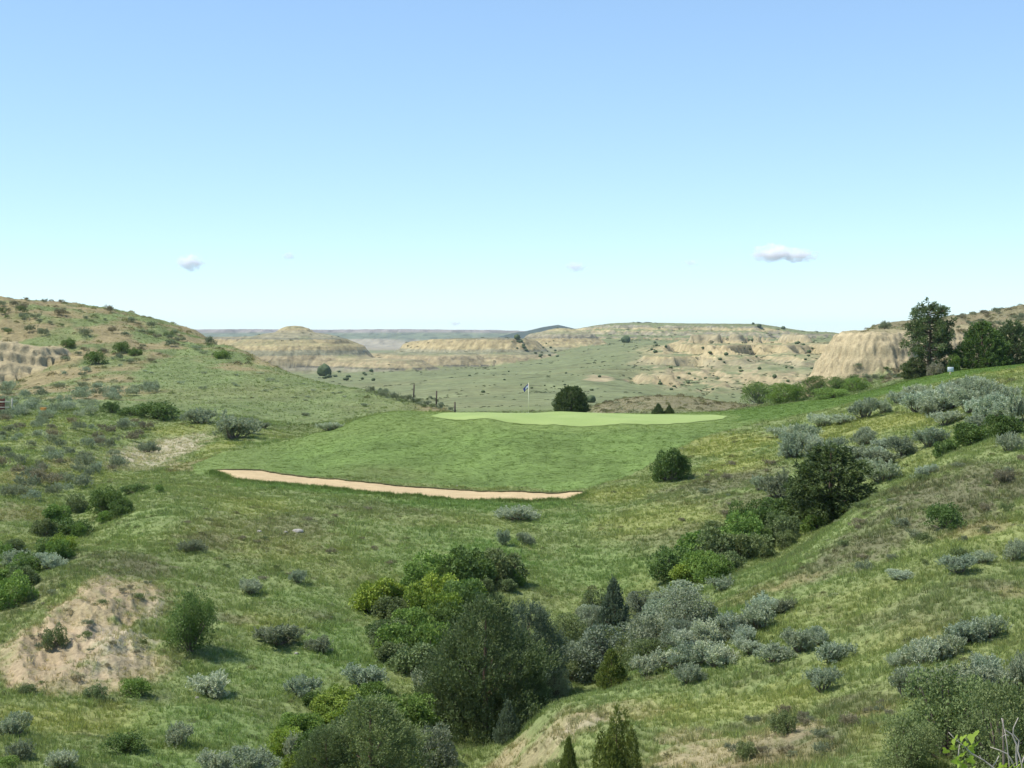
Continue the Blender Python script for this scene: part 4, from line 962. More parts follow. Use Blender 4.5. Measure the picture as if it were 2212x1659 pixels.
# sagebrush that stands out
G_NEAR = 'silver sagebrush on the near right slope'; G_BANK = 'sagebrush along the fairway bank'; G_LOW = 'sagebrush scattered in the near grass'; G_LEFT = 'sagebrush on the left terrace and draw'
for a in [
 (1868,902,66,52,'upright grey sagebrush at the left end of the fairway bank','sage',G_BANK),(1907,893,54,42,'rounded sagebrush second along the fairway bank','sage',G_BANK),(1985,892,100,58,'broad pale sagebrush in front of the pine','sage_pale',G_BANK),(2035,888,100,66,'tall pale sagebrush below the white sign','sage_pale',G_BANK),
 (2095,892,90,60,'grey sagebrush right of the white sign','sage',G_BANK),(2150,905,90,62,'grey-green sagebrush on the bank near the right edge','sage',G_BANK),(2200,915,80,95,'tall sagebrush at the right edge of the fairway bank','sage',G_BANK),(2042,918,72,38,'low sagebrush in front of the fairway bank','sage_pale',G_BANK),(2110,925,60,36,'small sagebrush under the fairway bank','sage',G_BANK),
 (1712,988,66,66,'upright dark-sided sagebrush above the ravine','sage',G_BANK),(1756,986,72,62,'pale feathery sagebrush above the ravine','sage_pale',G_BANK),(1688,945,70,34,'low pale sagebrush on the yellow grass slope','sage_pale',G_BANK),(1775,922,70,34,'low sagebrush near the fairway edge','sage_pale',G_BANK),(1820,915,60,26,'small sagebrush near the fairway edge','sage_pale',G_BANK),(1805,985,50,48,'sagebrush right of the pale feathery pair','sage',G_BANK),
 (1868,960,54,36,'round sagebrush alone on the yellow grass slope','sage',G_BANK),(1850,990,90,40,'wide sagebrush above the layered juniper','sage',G_BANK),(1905,1005,80,40,'sagebrush right of the layered juniper','sage_dark',G_BANK),(1905,1040,100,60,'grey sagebrush clump beside the layered juniper','sage',G_BANK),(1950,985,80,50,'dark sagebrush in the upper ravine','sage_dark',G_BANK),(2010,965,80,50,'sagebrush on the upper ravine lip','sage',G_BANK),(1680,1075,80,80,'dull sagebrush left of the layered juniper','sage_dark',G_BANK),(1640,1060,50,40,'small sagebrush left of the layered juniper','sage',G_BANK),(2180,975,56,50,'pale sagebrush at the upper right edge','sage',G_BANK),
 (1990,1035,42,34,'pale grey sagebrush on the near slope crest','sage_pale',G_NEAR),(2012,1022,36,24,'smaller pale sagebrush on the near slope crest','sage_pale',G_NEAR),(2168,1042,48,40,'dry grey sagebrush on the upper near slope','dead',G_NEAR),
 (2072,1238,86,48,'blue-grey sagebrush on the upper right slope','sage',G_NEAR),(2122,1216,54,32,'small sagebrush joined to the blue-grey one','sage',G_NEAR),(2192,1212,60,54,'sagebrush at the right edge of the upper slope','sage',G_NEAR),(1945,1252,70,26,'low pale sagebrush on the mid slope','sage_pale',G_NEAR),
 (1690,1322,66,40,'small dusky sagebrush at the top of the silver bank','sage_dark',G_NEAR),(1640,1358,90,66,'large silver sagebrush at the top of the silver bank','sage',G_NEAR),(1580,1372,80,62,'silver sagebrush in the middle of the silver bank','sage_pale',G_NEAR),(1530,1396,90,66,'pale sagebrush beside the silver gully shrubs','sage_pale',G_NEAR),(1545,1440,96,66,'bright silver sagebrush low on the silver bank','sage_pale',G_NEAR),
 (1462,1442,100,54,'low pale sagebrush at the foot of the silver shrubs','sage_pale',G_NEAR),(1400,1462,80,60,'palest sagebrush next to the squat juniper','sage_pale',G_NEAR),(1488,1474,70,52,'sagebrush in front of the silver bank','sage',G_NEAR),(1620,1412,76,36,'low sagebrush right of the silver bank','sage_pale',G_NEAR),(1480,1295,110,44,'sagebrush patch below the ravine mouth','sage',G_NEAR),(1560,1275,70,40,'small sagebrush above the silver bank','sage',G_NEAR),(1430,1310,60,40,'sagebrush beside the conical juniper','sage_pale',G_NEAR),
 (1672,1430,90,48,'grey sagebrush left in the mid-slope row','sage',G_NEAR),(1725,1408,80,58,'rounded sagebrush in the mid-slope row','sage',G_NEAR),(1762,1392,66,44,'sagebrush at the back of the mid-slope row','sage',G_NEAR),(1800,1428,100,58,'broad sagebrush right in the mid-slope row','sage',G_NEAR),
 (1776,1495,78,66,'lone rounded sagebrush below the mid-slope row','sage',G_NEAR),(1938,1440,52,40,'small sagebrush at the left of the near clump','sage_pale',G_NEAR),(1980,1432,80,40,'sagebrush at the top of the near clump','sage',G_NEAR),(2040,1422,100,56,'dark-based sagebrush at the back of the near clump','sage',G_NEAR),(2095,1385,96,52,'twiggy sagebrush behind the near clump','sage',G_NEAR),
 (1962,1510,96,90,'tall dark-sided sagebrush beside the soft green bush','sage',G_NEAR),(2085,1500,110,84,'large grey sagebrush behind the soft green bush','sage',G_NEAR),(2140,1490,100,84,'large sagebrush with upright plumes behind the soft green bush','sage',G_NEAR),(2204,1500,70,110,'grey sagebrush at the lower right edge','sage',G_NEAR),
 (455,1500,112,66,'round silver sagebrush below the tall dark bush','sage_pale',G_LOW),(470,1512,46,26,'small offshoot sagebrush beside the round silver one','sage_pale',G_LOW),(655,1504,76,56,'small blue-grey sagebrush in the near grass','sage',G_LOW),(790,1486,104,60,'wide blue-grey sagebrush near the gully','sage',G_LOW),(600,1392,112,52,'low brownish sagebrush on the mid-left slope','sage_dark',G_LOW),(690,1408,62,46,'twiggy sagebrush right of the brownish one','sage_dark',G_LOW),
 (543,1284,58,40,'pale split sagebrush on the mid-left slope','sage_pale',G_LOW),(645,1258,40,34,'small upright sagebrush on the mid-left slope','sage',G_LOW),(385,1610,70,54,'small twiggy sagebrush in the near grass','sage',G_LOW),(30,1590,80,60,'sagebrush at the bottom left edge','sage',G_LOW),(45,1640,64,56,'dark dead-based sagebrush at the bottom left','sage_dark',G_LOW),(130,1665,84,52,'pale sagebrush at the bottom left edge of the frame','sage_pale',G_LOW),
 (415,1190,64,30,'low dark sagebrush on the grassy shoulder','sage_dark',G_LOW),(470,1680,90,70,'pale plumed sagebrush at the bottom edge','sage_pale',G_LOW),(545,1672,110,70,'broad sagebrush at the bottom edge beside the small juniper','sage',G_LOW),(632,1640,60,80,'tall pale sagebrush beside the bottom juniper','sage_pale',G_LOW),(925,1502,76,66,'silver sagebrush at the edge of the largest dark juniper','sage',G_LOW),
 (1118,1122,96,38,'pale sagebrush patch below the bunker','sage_pale',G_LOW),(1088,1178,34,40,'small blue-grey sagebrush by the tall bright grass','sage',G_LOW),(1135,1178,44,34,'small rounded sagebrush right of the tall bright grass','sage',G_LOW),
 (505,948,112,74,'large grey sagebrush at the right end of the left terrace','sage',G_LEFT),(545,938,60,44,'sagebrush behind the large grey terrace one','sage',G_LEFT),(432,914,72,40,'sagebrush between the long dark shrub and the large grey one','sage',G_LEFT),(570,925,30,14,'tiny sagebrush beyond the terrace end','sage_dark',G_LEFT),(710,930,64,22,'low pale sagebrush behind the left end of the mound','sage_pale',G_LEFT),(660,898,20,10,'tiny sagebrush on the smooth spur','sage',G_LEFT),(787,878,16,9,'tiny tuft of sage near the crest of the mound','sage',G_LEFT),
 (320,978,48,30,'dark sagebrush on the pale bare patch','sage_dark',G_LEFT),(40,1232,84,50,'pale sagebrush in the left draw','sage',G_LEFT),(108,1230,66,44,'silver sagebrush right in the left draw','sage_pale',G_LEFT),(150,1140,60,20,'low grey sagebrush in the upper left draw','sage_dark',G_LEFT)]:
    P_('sagebrush', *a[:5], a[5], a[6], ymin=18)

def where(u, v, poly):
    us = [p[0] for p in poly]; vs = [p[1] for p in poly]; fu = (u - min(us)) / (max(us) - min(us)); fv = (v - min(vs)) / (max(vs) - min(vs))
    a = 'upper' if fv < .34 else ('middle' if fv < .67 else 'lower'); b_ = 'left' if fu < .34 else ('centre' if fu < .67 else 'right')
    return ', %s %s part' % (a, b_)
# the rest of the thicket that fills the gullies
def thicket(poly, n, size, kinds, label, group, seed, ymin, gap=.55):
    g = random.Random(seed); us = [p[0] for p in poly]; vs = [p[1] for p in poly]; placed = []; tries = 0
    words_ = {'leaf': 'green', 'leaf_dark': 'dark green', 'bright': 'bright yellow-green', 'olive': 'olive', 'silver': 'silver-green', 'sage': 'grey', 'sage_pale': 'pale silver', 'juniper_b': 'bluish'}
    while len(placed) < n and tries < n * 40:
        tries += 1
        u, v = g.uniform(min(us), max(us)), g.uniform(min(vs), max(vs))
        if not in_poly(np.array([u]), np.array([v]), poly)[0]: continue
        p = ground(u, v, ymin); w = g.uniform(*size)
        if any((p.x - q[0]) ** 2 + (p.y - q[1]) ** 2 < ((w + q[2]) * .5 * gap) ** 2 for q in placed): continue
        placed.append((p.x, p.y, w)); kd, tn = g.choice(kinds); q_ = (w - size[0]) / (size[1] - size[0])
        big = 'small' if q_ < .33 else ('medium' if q_ < .67 else 'large')
        plant(kd, 0, 0, w, w * g.uniform(.55, .8), '%s %s %s' % (big, words_[tn], label) + where(u, v, poly), tn, group, at=p)
thicket([(800,1290),(900,1250),(1120,1230),(1130,1290),(990,1400),(960,1470),(860,1460),(790,1380)], 22, (.9,1.9), [('leafy_shrub','leaf'),('leafy_shrub','bright'),('leafy_shrub','leaf_dark'),('leafy_shrub','olive')], 'shrub in the leafy thicket above the largest juniper', 'shrubs of the leafy thicket', 61, 40)
thicket([(1190,1400),(1290,1330),(1430,1330),(1510,1370),(1470,1440),(1330,1470),(1200,1510)], 18, (.9,1.8), [('silver_shrub','silver'),('silver_shrub','olive'),('silver_shrub','sage')], 'shrub in the silver thicket right of the largest juniper', 'shrubs of the silver thicket', 62, 41)
thicket([(1430,1240),(1560,1170),(1680,1110),(1780,1130),(1850,1090),(1700,1190),(1560,1260),(1450,1285)], 20, (1.0,2.2), [('leafy_shrub','leaf'),('leafy_shrub','leaf_dark'),('leafy_shrub','olive')], 'shrub filling the ravine on the right', 'shrubs of the right ravine', 63, 52)
thicket([(600,1600),(700,1510),(920,1500),(960,1560),(950,1680),(620,1690)], 18, (.7,1.5), [('leafy_shrub','leaf'),('leafy_shrub','bright'),('leafy_shrub','leaf_dark'),('silver_shrub','silver'),('leafy_shrub','olive')], 'shrub in the tangle at the bottom of the gully', 'shrubs of the bottom tangle', 64, 28)
thicket([(0,1200),(120,1120),(290,1055),(300,1090),(180,1170),(80,1270),(0,1320)], 14, (.8,1.7), [('leafy_shrub','leaf_dark'),('leafy_shrub','leaf'),('leafy_shrub','olive')], 'shrub lining the draw at the left edge', 'shrubs of the left draw', 65, 46)
thicket([(1920,875),(2000,850),(2212,830),(2212,930),(2080,920),(1930,900)], 14, (1.2,2.6), [('sagebrush','sage'),('sagebrush','sage_pale'),('sagebrush','sage')], 'sagebrush packed along the fairway bank', 'sagebrush packed on the bank', 66, 74)
thicket([(1480,1400),(1560,1340),(1690,1310),(1680,1370),(1600,1440),(1500,1480)], 9, (.6,1.2), [('sagebrush','sage_pale'),('sagebrush','sage')], 'sagebrush packed on the silver bank', 'sagebrush packed on the silver bank', 67, 37)
thicket([(1930,1440),(2090,1360),(2212,1400),(2212,1520),(1960,1510)], 7, (.6,1.2), [('sagebrush','sage'),('sagebrush','sage_pale')], 'sagebrush packed above the soft green bushes', 'sagebrush packed above the bushes', 68, 24)
thicket([(1660,940),(1860,930),(1960,970),(1900,1050),(1700,1010)], 10, (.8,1.7), [('sagebrush','sage'),('sagebrush','sage_pale'),('sagebrush','sage')], 'sagebrush spread over the slope above the ravine', 'sagebrush above the ravine', 69, 66)
# scattered sagebrush nobody could tell apart: one object each, a shared label per patch of ground
TINT_WORD = {'sage': 'grey-green', 'sage_dark': 'dark grey', 'sage_pale': 'pale silver', 'dead': 'dry brown', 'olive': 'olive', 'leaf_dark': 'dark green'}
def scatter(poly, n, size, aspect, label, group, tints, seed, ymin=20, gap=.8, parts=False, kind='small_sagebrush', ymax=400):
    g = random.Random(seed); us = [p[0] for p in poly]; vs = [p[1] for p in poly]; placed = []; tries = 0
    while len(placed) < n and tries < n * 30:
        tries += 1
        u, v = g.uniform(min(us), max(us)), g.uniform(min(vs), max(vs))
        if not in_poly(np.array([u]), np.array([v]), poly)[0]: continue
        p = ground(u, v, ymin)
        if p.y > ymax or p.y < ymin + .5: continue
        w = g.uniform(*size)
        if any((p.x - q[0]) ** 2 + (p.y - q[1]) ** 2 < ((w + q[2]) * .5 * gap) ** 2 for q in placed): continue
        placed.append((p.x, p.y, w))
        tn = g.choice(tints); q_ = (w - size[0]) / (size[1] - size[0])
        big = 'small' if q_ < .33 else ('medium' if q_ < .67 else 'large')
        nm = 'scrub_bush' if 'scrub' in label else ('brush_clump' if 'brush ' in label and 'sage' not in label else 'sagebrush')
        plant(kind, 0, 0, w, w * g.uniform(*aspect), '%s %s %s' % (big, TINT_WORD[tn], label) + where(u, v, poly), tn, group, at=p, parts=parts, name=nm, cat={'scrub_bush': 'bush', 'brush_clump': 'brush'}.get(nm, 'sagebrush'))
scatter([(0,905),(330,912),(300,960),(260,1010),(180,1060),(0,1100)], 74, (.7,1.7), (.5,.75), 'sagebrush on the slope at the left edge', 'sagebrush on the left slope', ['sage','sage_dark','sage_dark','dead'], 1, 68)
scatter([(0,838),(330,838),(340,860),(180,885),(0,882)], 40, (1.0,2.3), (.45,.7), 'sagebrush below the tan clay ledges', 'sagebrush below the clay ledges', ['sage_dark','sage','sage'], 2, 118)
scatter([(0,884),(220,886),(210,905),(0,905)], 14, (1.0,2.0), (.5,.7), 'sagebrush along the edge of the left terrace', 'sagebrush on the terrace edge', ['sage','sage_pale'], 3, 108)
scatter([(0,640),(180,655),(330,695),(440,735),(560,775),(470,770),(300,735),(120,730),(0,735)], 42, (.9,2.4), (.45,.8), 'scrub bush on the upper left hill', 'scrub on the upper left hill', ['sage_dark','dead','olive','sage_dark'], 4, 150)
scatter([(130,735),(420,745),(560,775),(420,775),(250,800),(130,830)], 22, (.8,1.8), (.4,.6), 'scrub bush on the lower left hill', 'scrub on the lower left hill', ['sage_dark','dead','sage'], 5, 150)
scatter([(280,800),(560,800),(760,855),(700,880),(420,840)], 26, (.5,1.1), (.3,.5), 'sagebrush tuft on the smooth grassy spur', 'sage tufts on the smooth spur', ['sage_pale','sage'], 6, 130)
scatter([(775,836),(880,846),(960,870),(990,892),(930,886),(820,858)], 30, (.8,1.8), (.5,.75), 'sagebrush on the scarp beneath the fence posts', 'sagebrush on the fence scarp', ['sage_dark','sage_dark','olive'], 7, 126)
scatter([(1500,1010),(1700,1000),(1700,1120),(1520,1180),(1440,1150)], 16, (.4,.9), (.4,.6), 'brush clump on the slope right of the mound', 'brush right of the mound', ['dead','sage_dark'], 8, 55)
scatter([(1860,1080),(2212,960),(2212,1200),(1900,1250),(1780,1240)], 28, (.3,.8), (.4,.7), 'brush clump on the upper near slope', 'brush on the upper near slope', ['dead','sage_dark','olive'], 9, 34)
scatter([(1550,1560),(1950,1500),(1920,1655),(1450,1655)], 22, (.18,.45), (.5,.8), 'brush clump on the bare near slope', 'brush on the bare near slope', ['dead','sage_dark'], 10, 20)
scatter([(60,1250),(340,1260),(330,1470),(60,1480)], 22, (.2,.55), (.4,.7), 'brush clump on the eroded clay bank', 'brush on the clay bank', ['dead','olive','sage_dark'], 11, 34)
scatter([(400,1080),(900,1100),(850,1300),(500,1330),(380,1200)], 18, (.25,.6), (.4,.6), 'brush clump on the mid-left grass', 'brush on the mid-left grass', ['dead','olive'], 12, 42)
scatter([(1830,790),(1990,800),(1985,825),(1840,832)], 18, (.9,2.0), (.4,.7), 'brush clump at the foot of the tan bluff', 'brush below the bluff', ['sage_dark','leaf_dark','dead'], 13, 150, ymax=260)
scatter([(2060,680),(2212,655),(2212,740),(2070,745)], 26, (.9,2.2), (.4,.7), 'scrub bush on the right skyline hill', 'scrub on the right skyline hill', ['dead','sage_dark','sage_dark'], 14, 190)
# trees far across the valley, one object each
def far_trees(poly, n, size, label, group, seed, ymin=330):
    g = random.Random(seed); us = [p[0] for p in poly]; vs = [p[1] for p in poly]; c = 0; tries = 0
    while c < n and tries < 40 * n:
        tries += 1
        u, v = g.uniform(min(us), max(us)), g.uniform(min(vs), max(vs))
        if not in_poly(np.array([u]), np.array([v]), poly)[0]: continue
        p = ground(u, v, ymin)
        if p.y < ymin + 1 or p.y > 2500: continue
        w = g.uniform(*size); c += 1
        q_ = (w - size[0]) / (size[1] - size[0]); big = 'small' if q_ < .33 else ('medium' if q_ < .67 else 'large')
        plant('distant_juniper', 0, 0, w, w * g.uniform(.5, .95), big + ' ' + label + where(u, v, poly), 'juniper', group, cat='tree', name='juniper_tree', at=p, parts=False)
far_trees([(1440,770),(1800,745),(1790,800),(1700,830),(1480,850),(1400,830)], 36, (.6,1.6), 'dark juniper in the gullies of the far right slope', 'junipers in the far gullies', 21)
far_trees([(1250,735),(1600,735),(1780,735),(1770,765),(1400,770)], 20, (.8,2.0), 'dark juniper on the upper far right slope', 'junipers on the upper far slope', 22)
far_trees([(1090,735),(1180,740),(1230,770),(1150,775)], 20, (1.1,2.4), 'dark juniper beside the middle butte', 'junipers beside the middle butte', 23)
far_trees([(690,795),(810,800),(820,825),(700,822)], 14, (1.0,2.4), 'dark shrub at the foot of the domed butte', 'shrubs below the domed butte', 24)
far_trees([(1000,800),(1350,800),(1300,870),(1010,860)], 14, (.5,1.2), 'dark shrub on the green valley floor', 'shrubs on the valley floor', 25)
for (u_, v_, w_, lb) in [(1627,701,6,'lone juniper on the crest of the far ridge'),(1692,711,9,'dark round juniper on the falling end of the far ridge'),(1640,707,10,'dark juniper just below the far ridge crest'),(1352,740,20,'broad dark juniper on the green bench below the ridge'),(1117,733,14,'dark juniper on the middle mesa rim'),(1418,748,7,'small lone juniper on the green bench'),(1765,718,4,'tiny juniper at the low end of the far ridge'),(700,812,34,'dark bush clump at the foot of the domed butte'),(1200,878,18,'bluish bush left of the rounded juniper'),(1277,870,22,'bluish bush right of the rounded juniper')]:
    plant('distant_juniper', u_, v_, w_, w_ * .9, lb, 'juniper', cat='tree', name='juniper_tree', ymin=330 if v_ < 860 else 170, parts=False)
# ------------------------------------------------------------------ grass: uncountable, one object per kind
def make_tuft(seed, n=16, spread=.42, wide=.055, lean=.45):
    g = np.random.default_rng(seed); V, F, S = [], [], []
    for i in range(n):
        a = g.uniform(0, 6.283); r = spread * math.sqrt(g.random()); h = g.uniform(.55, 1.0)
        b0 = np.array((math.cos(a) * r, math.sin(a) * r, -.05)); o = np.array((math.cos(a + g.normal(0, .6)), math.sin(a + g.normal(0, .6)), 0)) * lean * g.uniform(.3, 1.2)
        sd = np.array((-math.sin(a + g.uniform(-1, 1)), math.cos(a + g.uniform(-1, 1)), 0)) * wide * g.uniform(.7, 1.2)
        m = b0 + o * .35 + (0, 0, h * .6); t = b0 + o + (0, 0, h)
        k = len(V); V += [b0 - sd * .5, b0 + sd * .5, m - sd * .42, m + sd * .42, t]
        F += [(k, k + 1, k + 3), (k, k + 3, k + 2), (k + 2, k + 3, k + 4)]; S += [g.random()] * 5
    return np_mesh('tuft', np.array(V), np.array(F), [M_GRASS], False, {'shade': ('FLOAT', np.array(S))})

def make_clump(seed):
    """a low rounded clump of small leaves"""
    g = np.random.default_rng(seed); n = 170
    d = unit(g.normal(size=(n, 3)) + np.array((0, 0, .5))); d[:, 2] = np.abs(d[:, 2])
    P = d * g.uniform(.25, .5, (n, 1)) * np.array((1, 1, .9))
    V, F, S = cards(P, d + g.normal(0, .6, (n, 3)), g.uniform(.12, .22, n), .075, g)
    return np_mesh('clump', V, F, [M_GRASS], False, {'shade': ('FLOAT', S)})

def source_collection(name, meshes, objname):
    c = bpy.data.collections.new(name)
    for m in meshes:
        c.objects.link(bpy.data.objects.new(objname, m))
    return c
TUFTS = source_collection('tuft_sources', [make_tuft(400 + i) for i in range(4)], 'grass')
TURFS = source_collection('turf_sources', [make_tuft(420 + i, 26, .9, .13, .5) for i in range(3)], 'grass')
CLUMPS = source_collection('clump_sources', [make_clump(440 + i) for i in range(4)], 'undergrowth')

def scatter_group(name, coll):
    ng = bpy.data.node_groups.new(name, 'GeometryNodeTree')
    ng.interface.new_socket('Geometry', in_out='INPUT', socket_type='NodeSocketGeometry'); ng.interface.new_socket('Geometry', in_out='OUTPUT', socket_type='NodeSocketGeometry')
    N = ng.nodes; gi = N.new('NodeGroupInput'); go = N.new('NodeGroupOutput')
    ci = N.new('GeometryNodeCollectionInfo'); ci.inputs['Collection'].default_value = coll; ci.inputs['Separate Children'].default_value = True; ci.inputs['Reset Children'].default_value = True
    ip = N.new('GeometryNodeInstanceOnPoints'); ip.inputs['Pick Instance'].default_value = True
    def attr(nm, t):
        a = N.new('GeometryNodeInputNamedAttribute'); a.data_type = t; a.inputs['Name'].default_value = nm; return a.outputs[0]
    ng.links.new(gi.outputs[0], ip.inputs['Points']); ng.links.new(ci.outputs[0], ip.inputs['Instance'])
    ri = N.new('FunctionNodeRandomValue'); ri.data_type = 'INT'; ri.inputs['Min'].default_value = 0; ri.inputs['Max'].default_value = 7
    ng.links.new(ri.outputs['Value'] if ri.outputs['Value'].type == 'INT' else ri.outputs[2], ip.inputs['Instance Index'])
    e2r = N.new('FunctionNodeEulerToRotation'); ng.links.new(attr('turn', 'FLOAT_VECTOR'), e2r.inputs[0])
    ng.links.new(e2r.outputs[0], ip.inputs['Rotation']); ng.links.new(attr('size', 'FLOAT_VECTOR'), ip.inputs['Scale'])
    ng.links.new(ip.outputs[0], go.inputs[0])
    return ng

def field(name, x, y, size, tint, coll, label, lean=.18, sink=0.01):
    z = height(x, y) - sink; n = len(x); g = RNG
    me = bpy.data.meshes.new(name); me.vertices.add(n); me.vertices.foreach_set('co', np.stack([x, y, z], -1).astype(np.float32).ravel())
    turn = np.stack([g.normal(0, lean, n), g.normal(0, lean, n), g.uniform(0, 6.283, n)], -1)
    for an, typ, data, key in (('turn', 'FLOAT_VECTOR', turn, 'vector'), ('size', 'FLOAT_VECTOR', size, 'vector'), ('tint', 'FLOAT_COLOR', np.concatenate([tint, np.ones((n, 1))], -1), 'color')):
        a = me.attributes.new(an, typ, 'POINT'); a.data.foreach_set(key, data.astype(np.float32).ravel())
    o = new_obj(name, me); tag(o, label, kind='stuff')
    md = o.modifiers.new('scatter', 'NODES'); md.node_group = scatter_group(name + '_scatter', coll)
    return o

def fan(n, y0, y1, amax=.40):
    y = np.sqrt(RNG.uniform(y0 * y0, y1 * y1, n)); return RNG.uniform(-amax, amax, n) * y, y

def in_sand(x, y, grow=0.0):
    return in_poly(x, y - grow, SAND_RING) | in_poly(x, y, SAND_RING)
gx, gy, gs, gt = [], [], [], []
for (y0, y1, dens, h0, h1, wd) in ((17, 34, 150, .06, .18, 1.1), (34, 60, 105, .07, .19, 1.2), (60, 92, 52, .08, .20, 1.6), (92, 128, 20, .10, .22, 2.0), (128, 290, 4.0, .10, .22, 2.2)):
    n = int(.40 * (y1 * y1 - y0 * y0) * dens); x, y = fan(n, y0, y1)
    c = sample(GC, x, y); turf = sample(GTURF, x, y); idn = sample(GID, x, y); nz = sample(GNZ, x, y)
    green = np.clip((c[:, 1] - c[:, 0] * .80) / .05, 0.08, 1)
    patchy = .8 + .2 * sstep(-.35, .2, fbm(x / .8, y / .8, 2, 201))
    keep = (~turf) & (RNG.random(n) < green * patchy) & ~in_sand(x, y) & (idn < 9) & (nz > .7)
    x, y, c = x[keep], y[keep], c[keep]; n = len(x)
    lush = np.clip((c[:, 1] - 1.35 * c[:, 0]) / .05, 0, 1); hn = .7 + .5 * sstep(-.3, .5, fbm(x / 1.9, y / 1.9, 3, 202))
    h = (h0 + (h1 - h0) * RNG.random(n)) * hn * (1 + .7 * lush); w = wd * h * RNG.uniform(.7, 1.4, n) * .8
    gx.append(x); gy.append(y); gs.append(np.stack([w, w, h], -1)); gt.append(c * RNG.uniform(1.15, 1.45, (n, 1)) * np.array((1.02, 1.05, .98)) + RNG.normal(0, .008, (n, 3)).clip(-.01, .02))
field('prairie_grass', np.concatenate(gx), np.concatenate(gy), np.concatenate(gs), np.clip(np.concatenate(gt), .01, .6), TUFTS, 'long green prairie grass covering the slopes')
n_grass = sum(len(a) for a in gx)
# cut rough on the mound and fairway
x, y = fan(150000, 82, 123, .36); turf = sample(GTURF, x, y); u_ = 1106 + x / y / K
ring = [(X(u, Y), Y) for u, Y in GREEN]
k = turf & ~in_poly(x, y, ring) & ~in_sand(x, y, .0); x, y = x[k], y[k]; c = sample(GC, x, y); n = len(x)
h = RNG.uniform(.012, .032, n) * (.6 + .8 * sstep(-.2, .4, fbm(x / .9, y / .9, 2, 203))); w = RNG.uniform(.08, .17, n)
field('rough_grass', x, y, np.stack([w, w, h], -1), np.clip(c * RNG.uniform(1.08, 1.25, (n, 1)), .01, .5), TURFS, 'short dark green rough on the mound below the putting green', .1)
# long grass fringe along the front of the sand
i = RNG.integers(0, len(BF), 2600); x = BF[i, 0] + RNG.normal(0, .15, 2600); y = BF[i, 1] - RNG.gamma(1.4, .35, 2600) + .08
h = RNG.uniform(.10, .26, 2600); w = h * RNG.uniform(.7, 1.2, 2600)
tt = np.array((.13, .19, .052)) * RNG.uniform(.8, 1.4, (2600, 1))
i2 = RNG.integers(0, len(BB), 1500); x2 = BB[i2, 0]; y2 = BB[i2, 1] + RNG.uniform(-.05, .5, 1500); h2 = RNG.uniform(.06, .14, 1500)
t2 = np.array((.095, .15, .04)) * RNG.uniform(.7, 1.4, (1500, 1))
field('bunker_edge_grass', np.concatenate([x, x2]), np.concatenate([y, y2]), np.concatenate([np.stack([w, w, h], -1), np.stack([h2, h2, h2], -1)]), np.concatenate([tt, t2]), TUFTS, 'fringe of long green grass along the sand strip')
# low undergrowth: dull creeping clumps on the brushy ground
cx, cy, cs, ct = [], [], [], []
for (y0, y1, dens, s0, s1) in ((17, 40, 5.0, .10, .34), (40, 80, 3.0, .14, .42), (80, 128, .8, .2, .55), (128, 290, .30, .4, 1.3)):
    n = int(.40 * (y1 * y1 - y0 * y0) * dens); x, y = fan(n, y0, y1)
    c = sample(GC, x, y); turf = sample(GTURF, x, y); idn = sample(GID, x, y); nz = sample(GNZ, x, y); u_ = 1106 + x / y / K
    brushy = np.clip(1 - np.abs(c[:, 0] / (c[:, 1] + 1e-6) - 1.05) / .35, 0, 1) * .8 + .10
    patchy = sstep(0.0, .35, fbm(x / 1.6, y / 1.6, 3, 211))
    smooth_spur = (y > 128) & (u_ > 330) & (u_ < 860) & (c[:, 1] > c[:, 0] * 1.08)
    keep = (~turf) & (RNG.random(n) < brushy * (.25 + .75 * patchy)) & ~in_sand(x, y) & ((idn < 9) | (nz > .85)) & ~(smooth_spur & (RNG.random(n) < .9))
    x, y, c = x[keep], y[keep], c[keep]; n = len(x)
    s = s0 + (s1 - s0) * RNG.random(n) ** 2
    kind = RNG.random((n, 1)); base = np.where(kind < .45, np.array((.17, .155, .10)), np.where(kind < .75, np.array((.14, .17, .07)), np.array((.24, .26, .19))))
    cx.append(x); cy.append(y); cs.append(np.stack([s, s, s * RNG.uniform(.5, .9, n)], -1)); ct.append(np.clip(.55 * base + .5 * c, .02, .4) * RNG.uniform(.7, 1.3, (n, 1)))
field('undergrowth', np.concatenate(cx), np.concatenate(cy), np.concatenate(cs), np.concatenate(ct), CLUMPS, 'low dull undergrowth creeping over the slopes', .1, .03)
# scrub specks across the valley and far slopes
n = 46000; y = np.exp(RNG.uniform(math.log(300), math.log(1450), n)); x = RNG.uniform(-.37, .37, n) * y
nf = fbm(x / 26, y / 18, 3, 221); idn = sample(GID, x, y); u_ = 1106 + x / y / K; nz = sample(GNZ, x, y)
_k = np.ones(13) / 13; _bl = np.apply_along_axis(lambda r: np.convolve(r, _k, 'same'), 1, GZ); conc = sample(_bl - GZ, x, y)
wt = sstep(.03, .4, conc) * 1.0 * (u_ > 1300) + np.where(np.isin(idn, (4, 5)), .12, .01 + .99 * sstep(.2, .42, nf)) * np.where(u_ > 1350, 1.0, .45) * np.where(idn == 6, 1.3, 1.0)
k = RNG.random(n) < wt; x, y = x[k], y[k]; n = len(x); s = y / 900 * RNG.uniform(.35, 1.5, n) + .25
ct = np.array((.062, .080, .044)) * RNG.uniform(.7, 1.7, (n, 1))
field('far_scrub', x, y, np.stack([s * 1.6, s, s * .7], -1), ct, CLUMPS, 'dark scrub dotting the far valley slopes', .05, .05)
print('tufts', n_grass, 'clumps', sum(len(a) for a in cx), 'scrub', n)

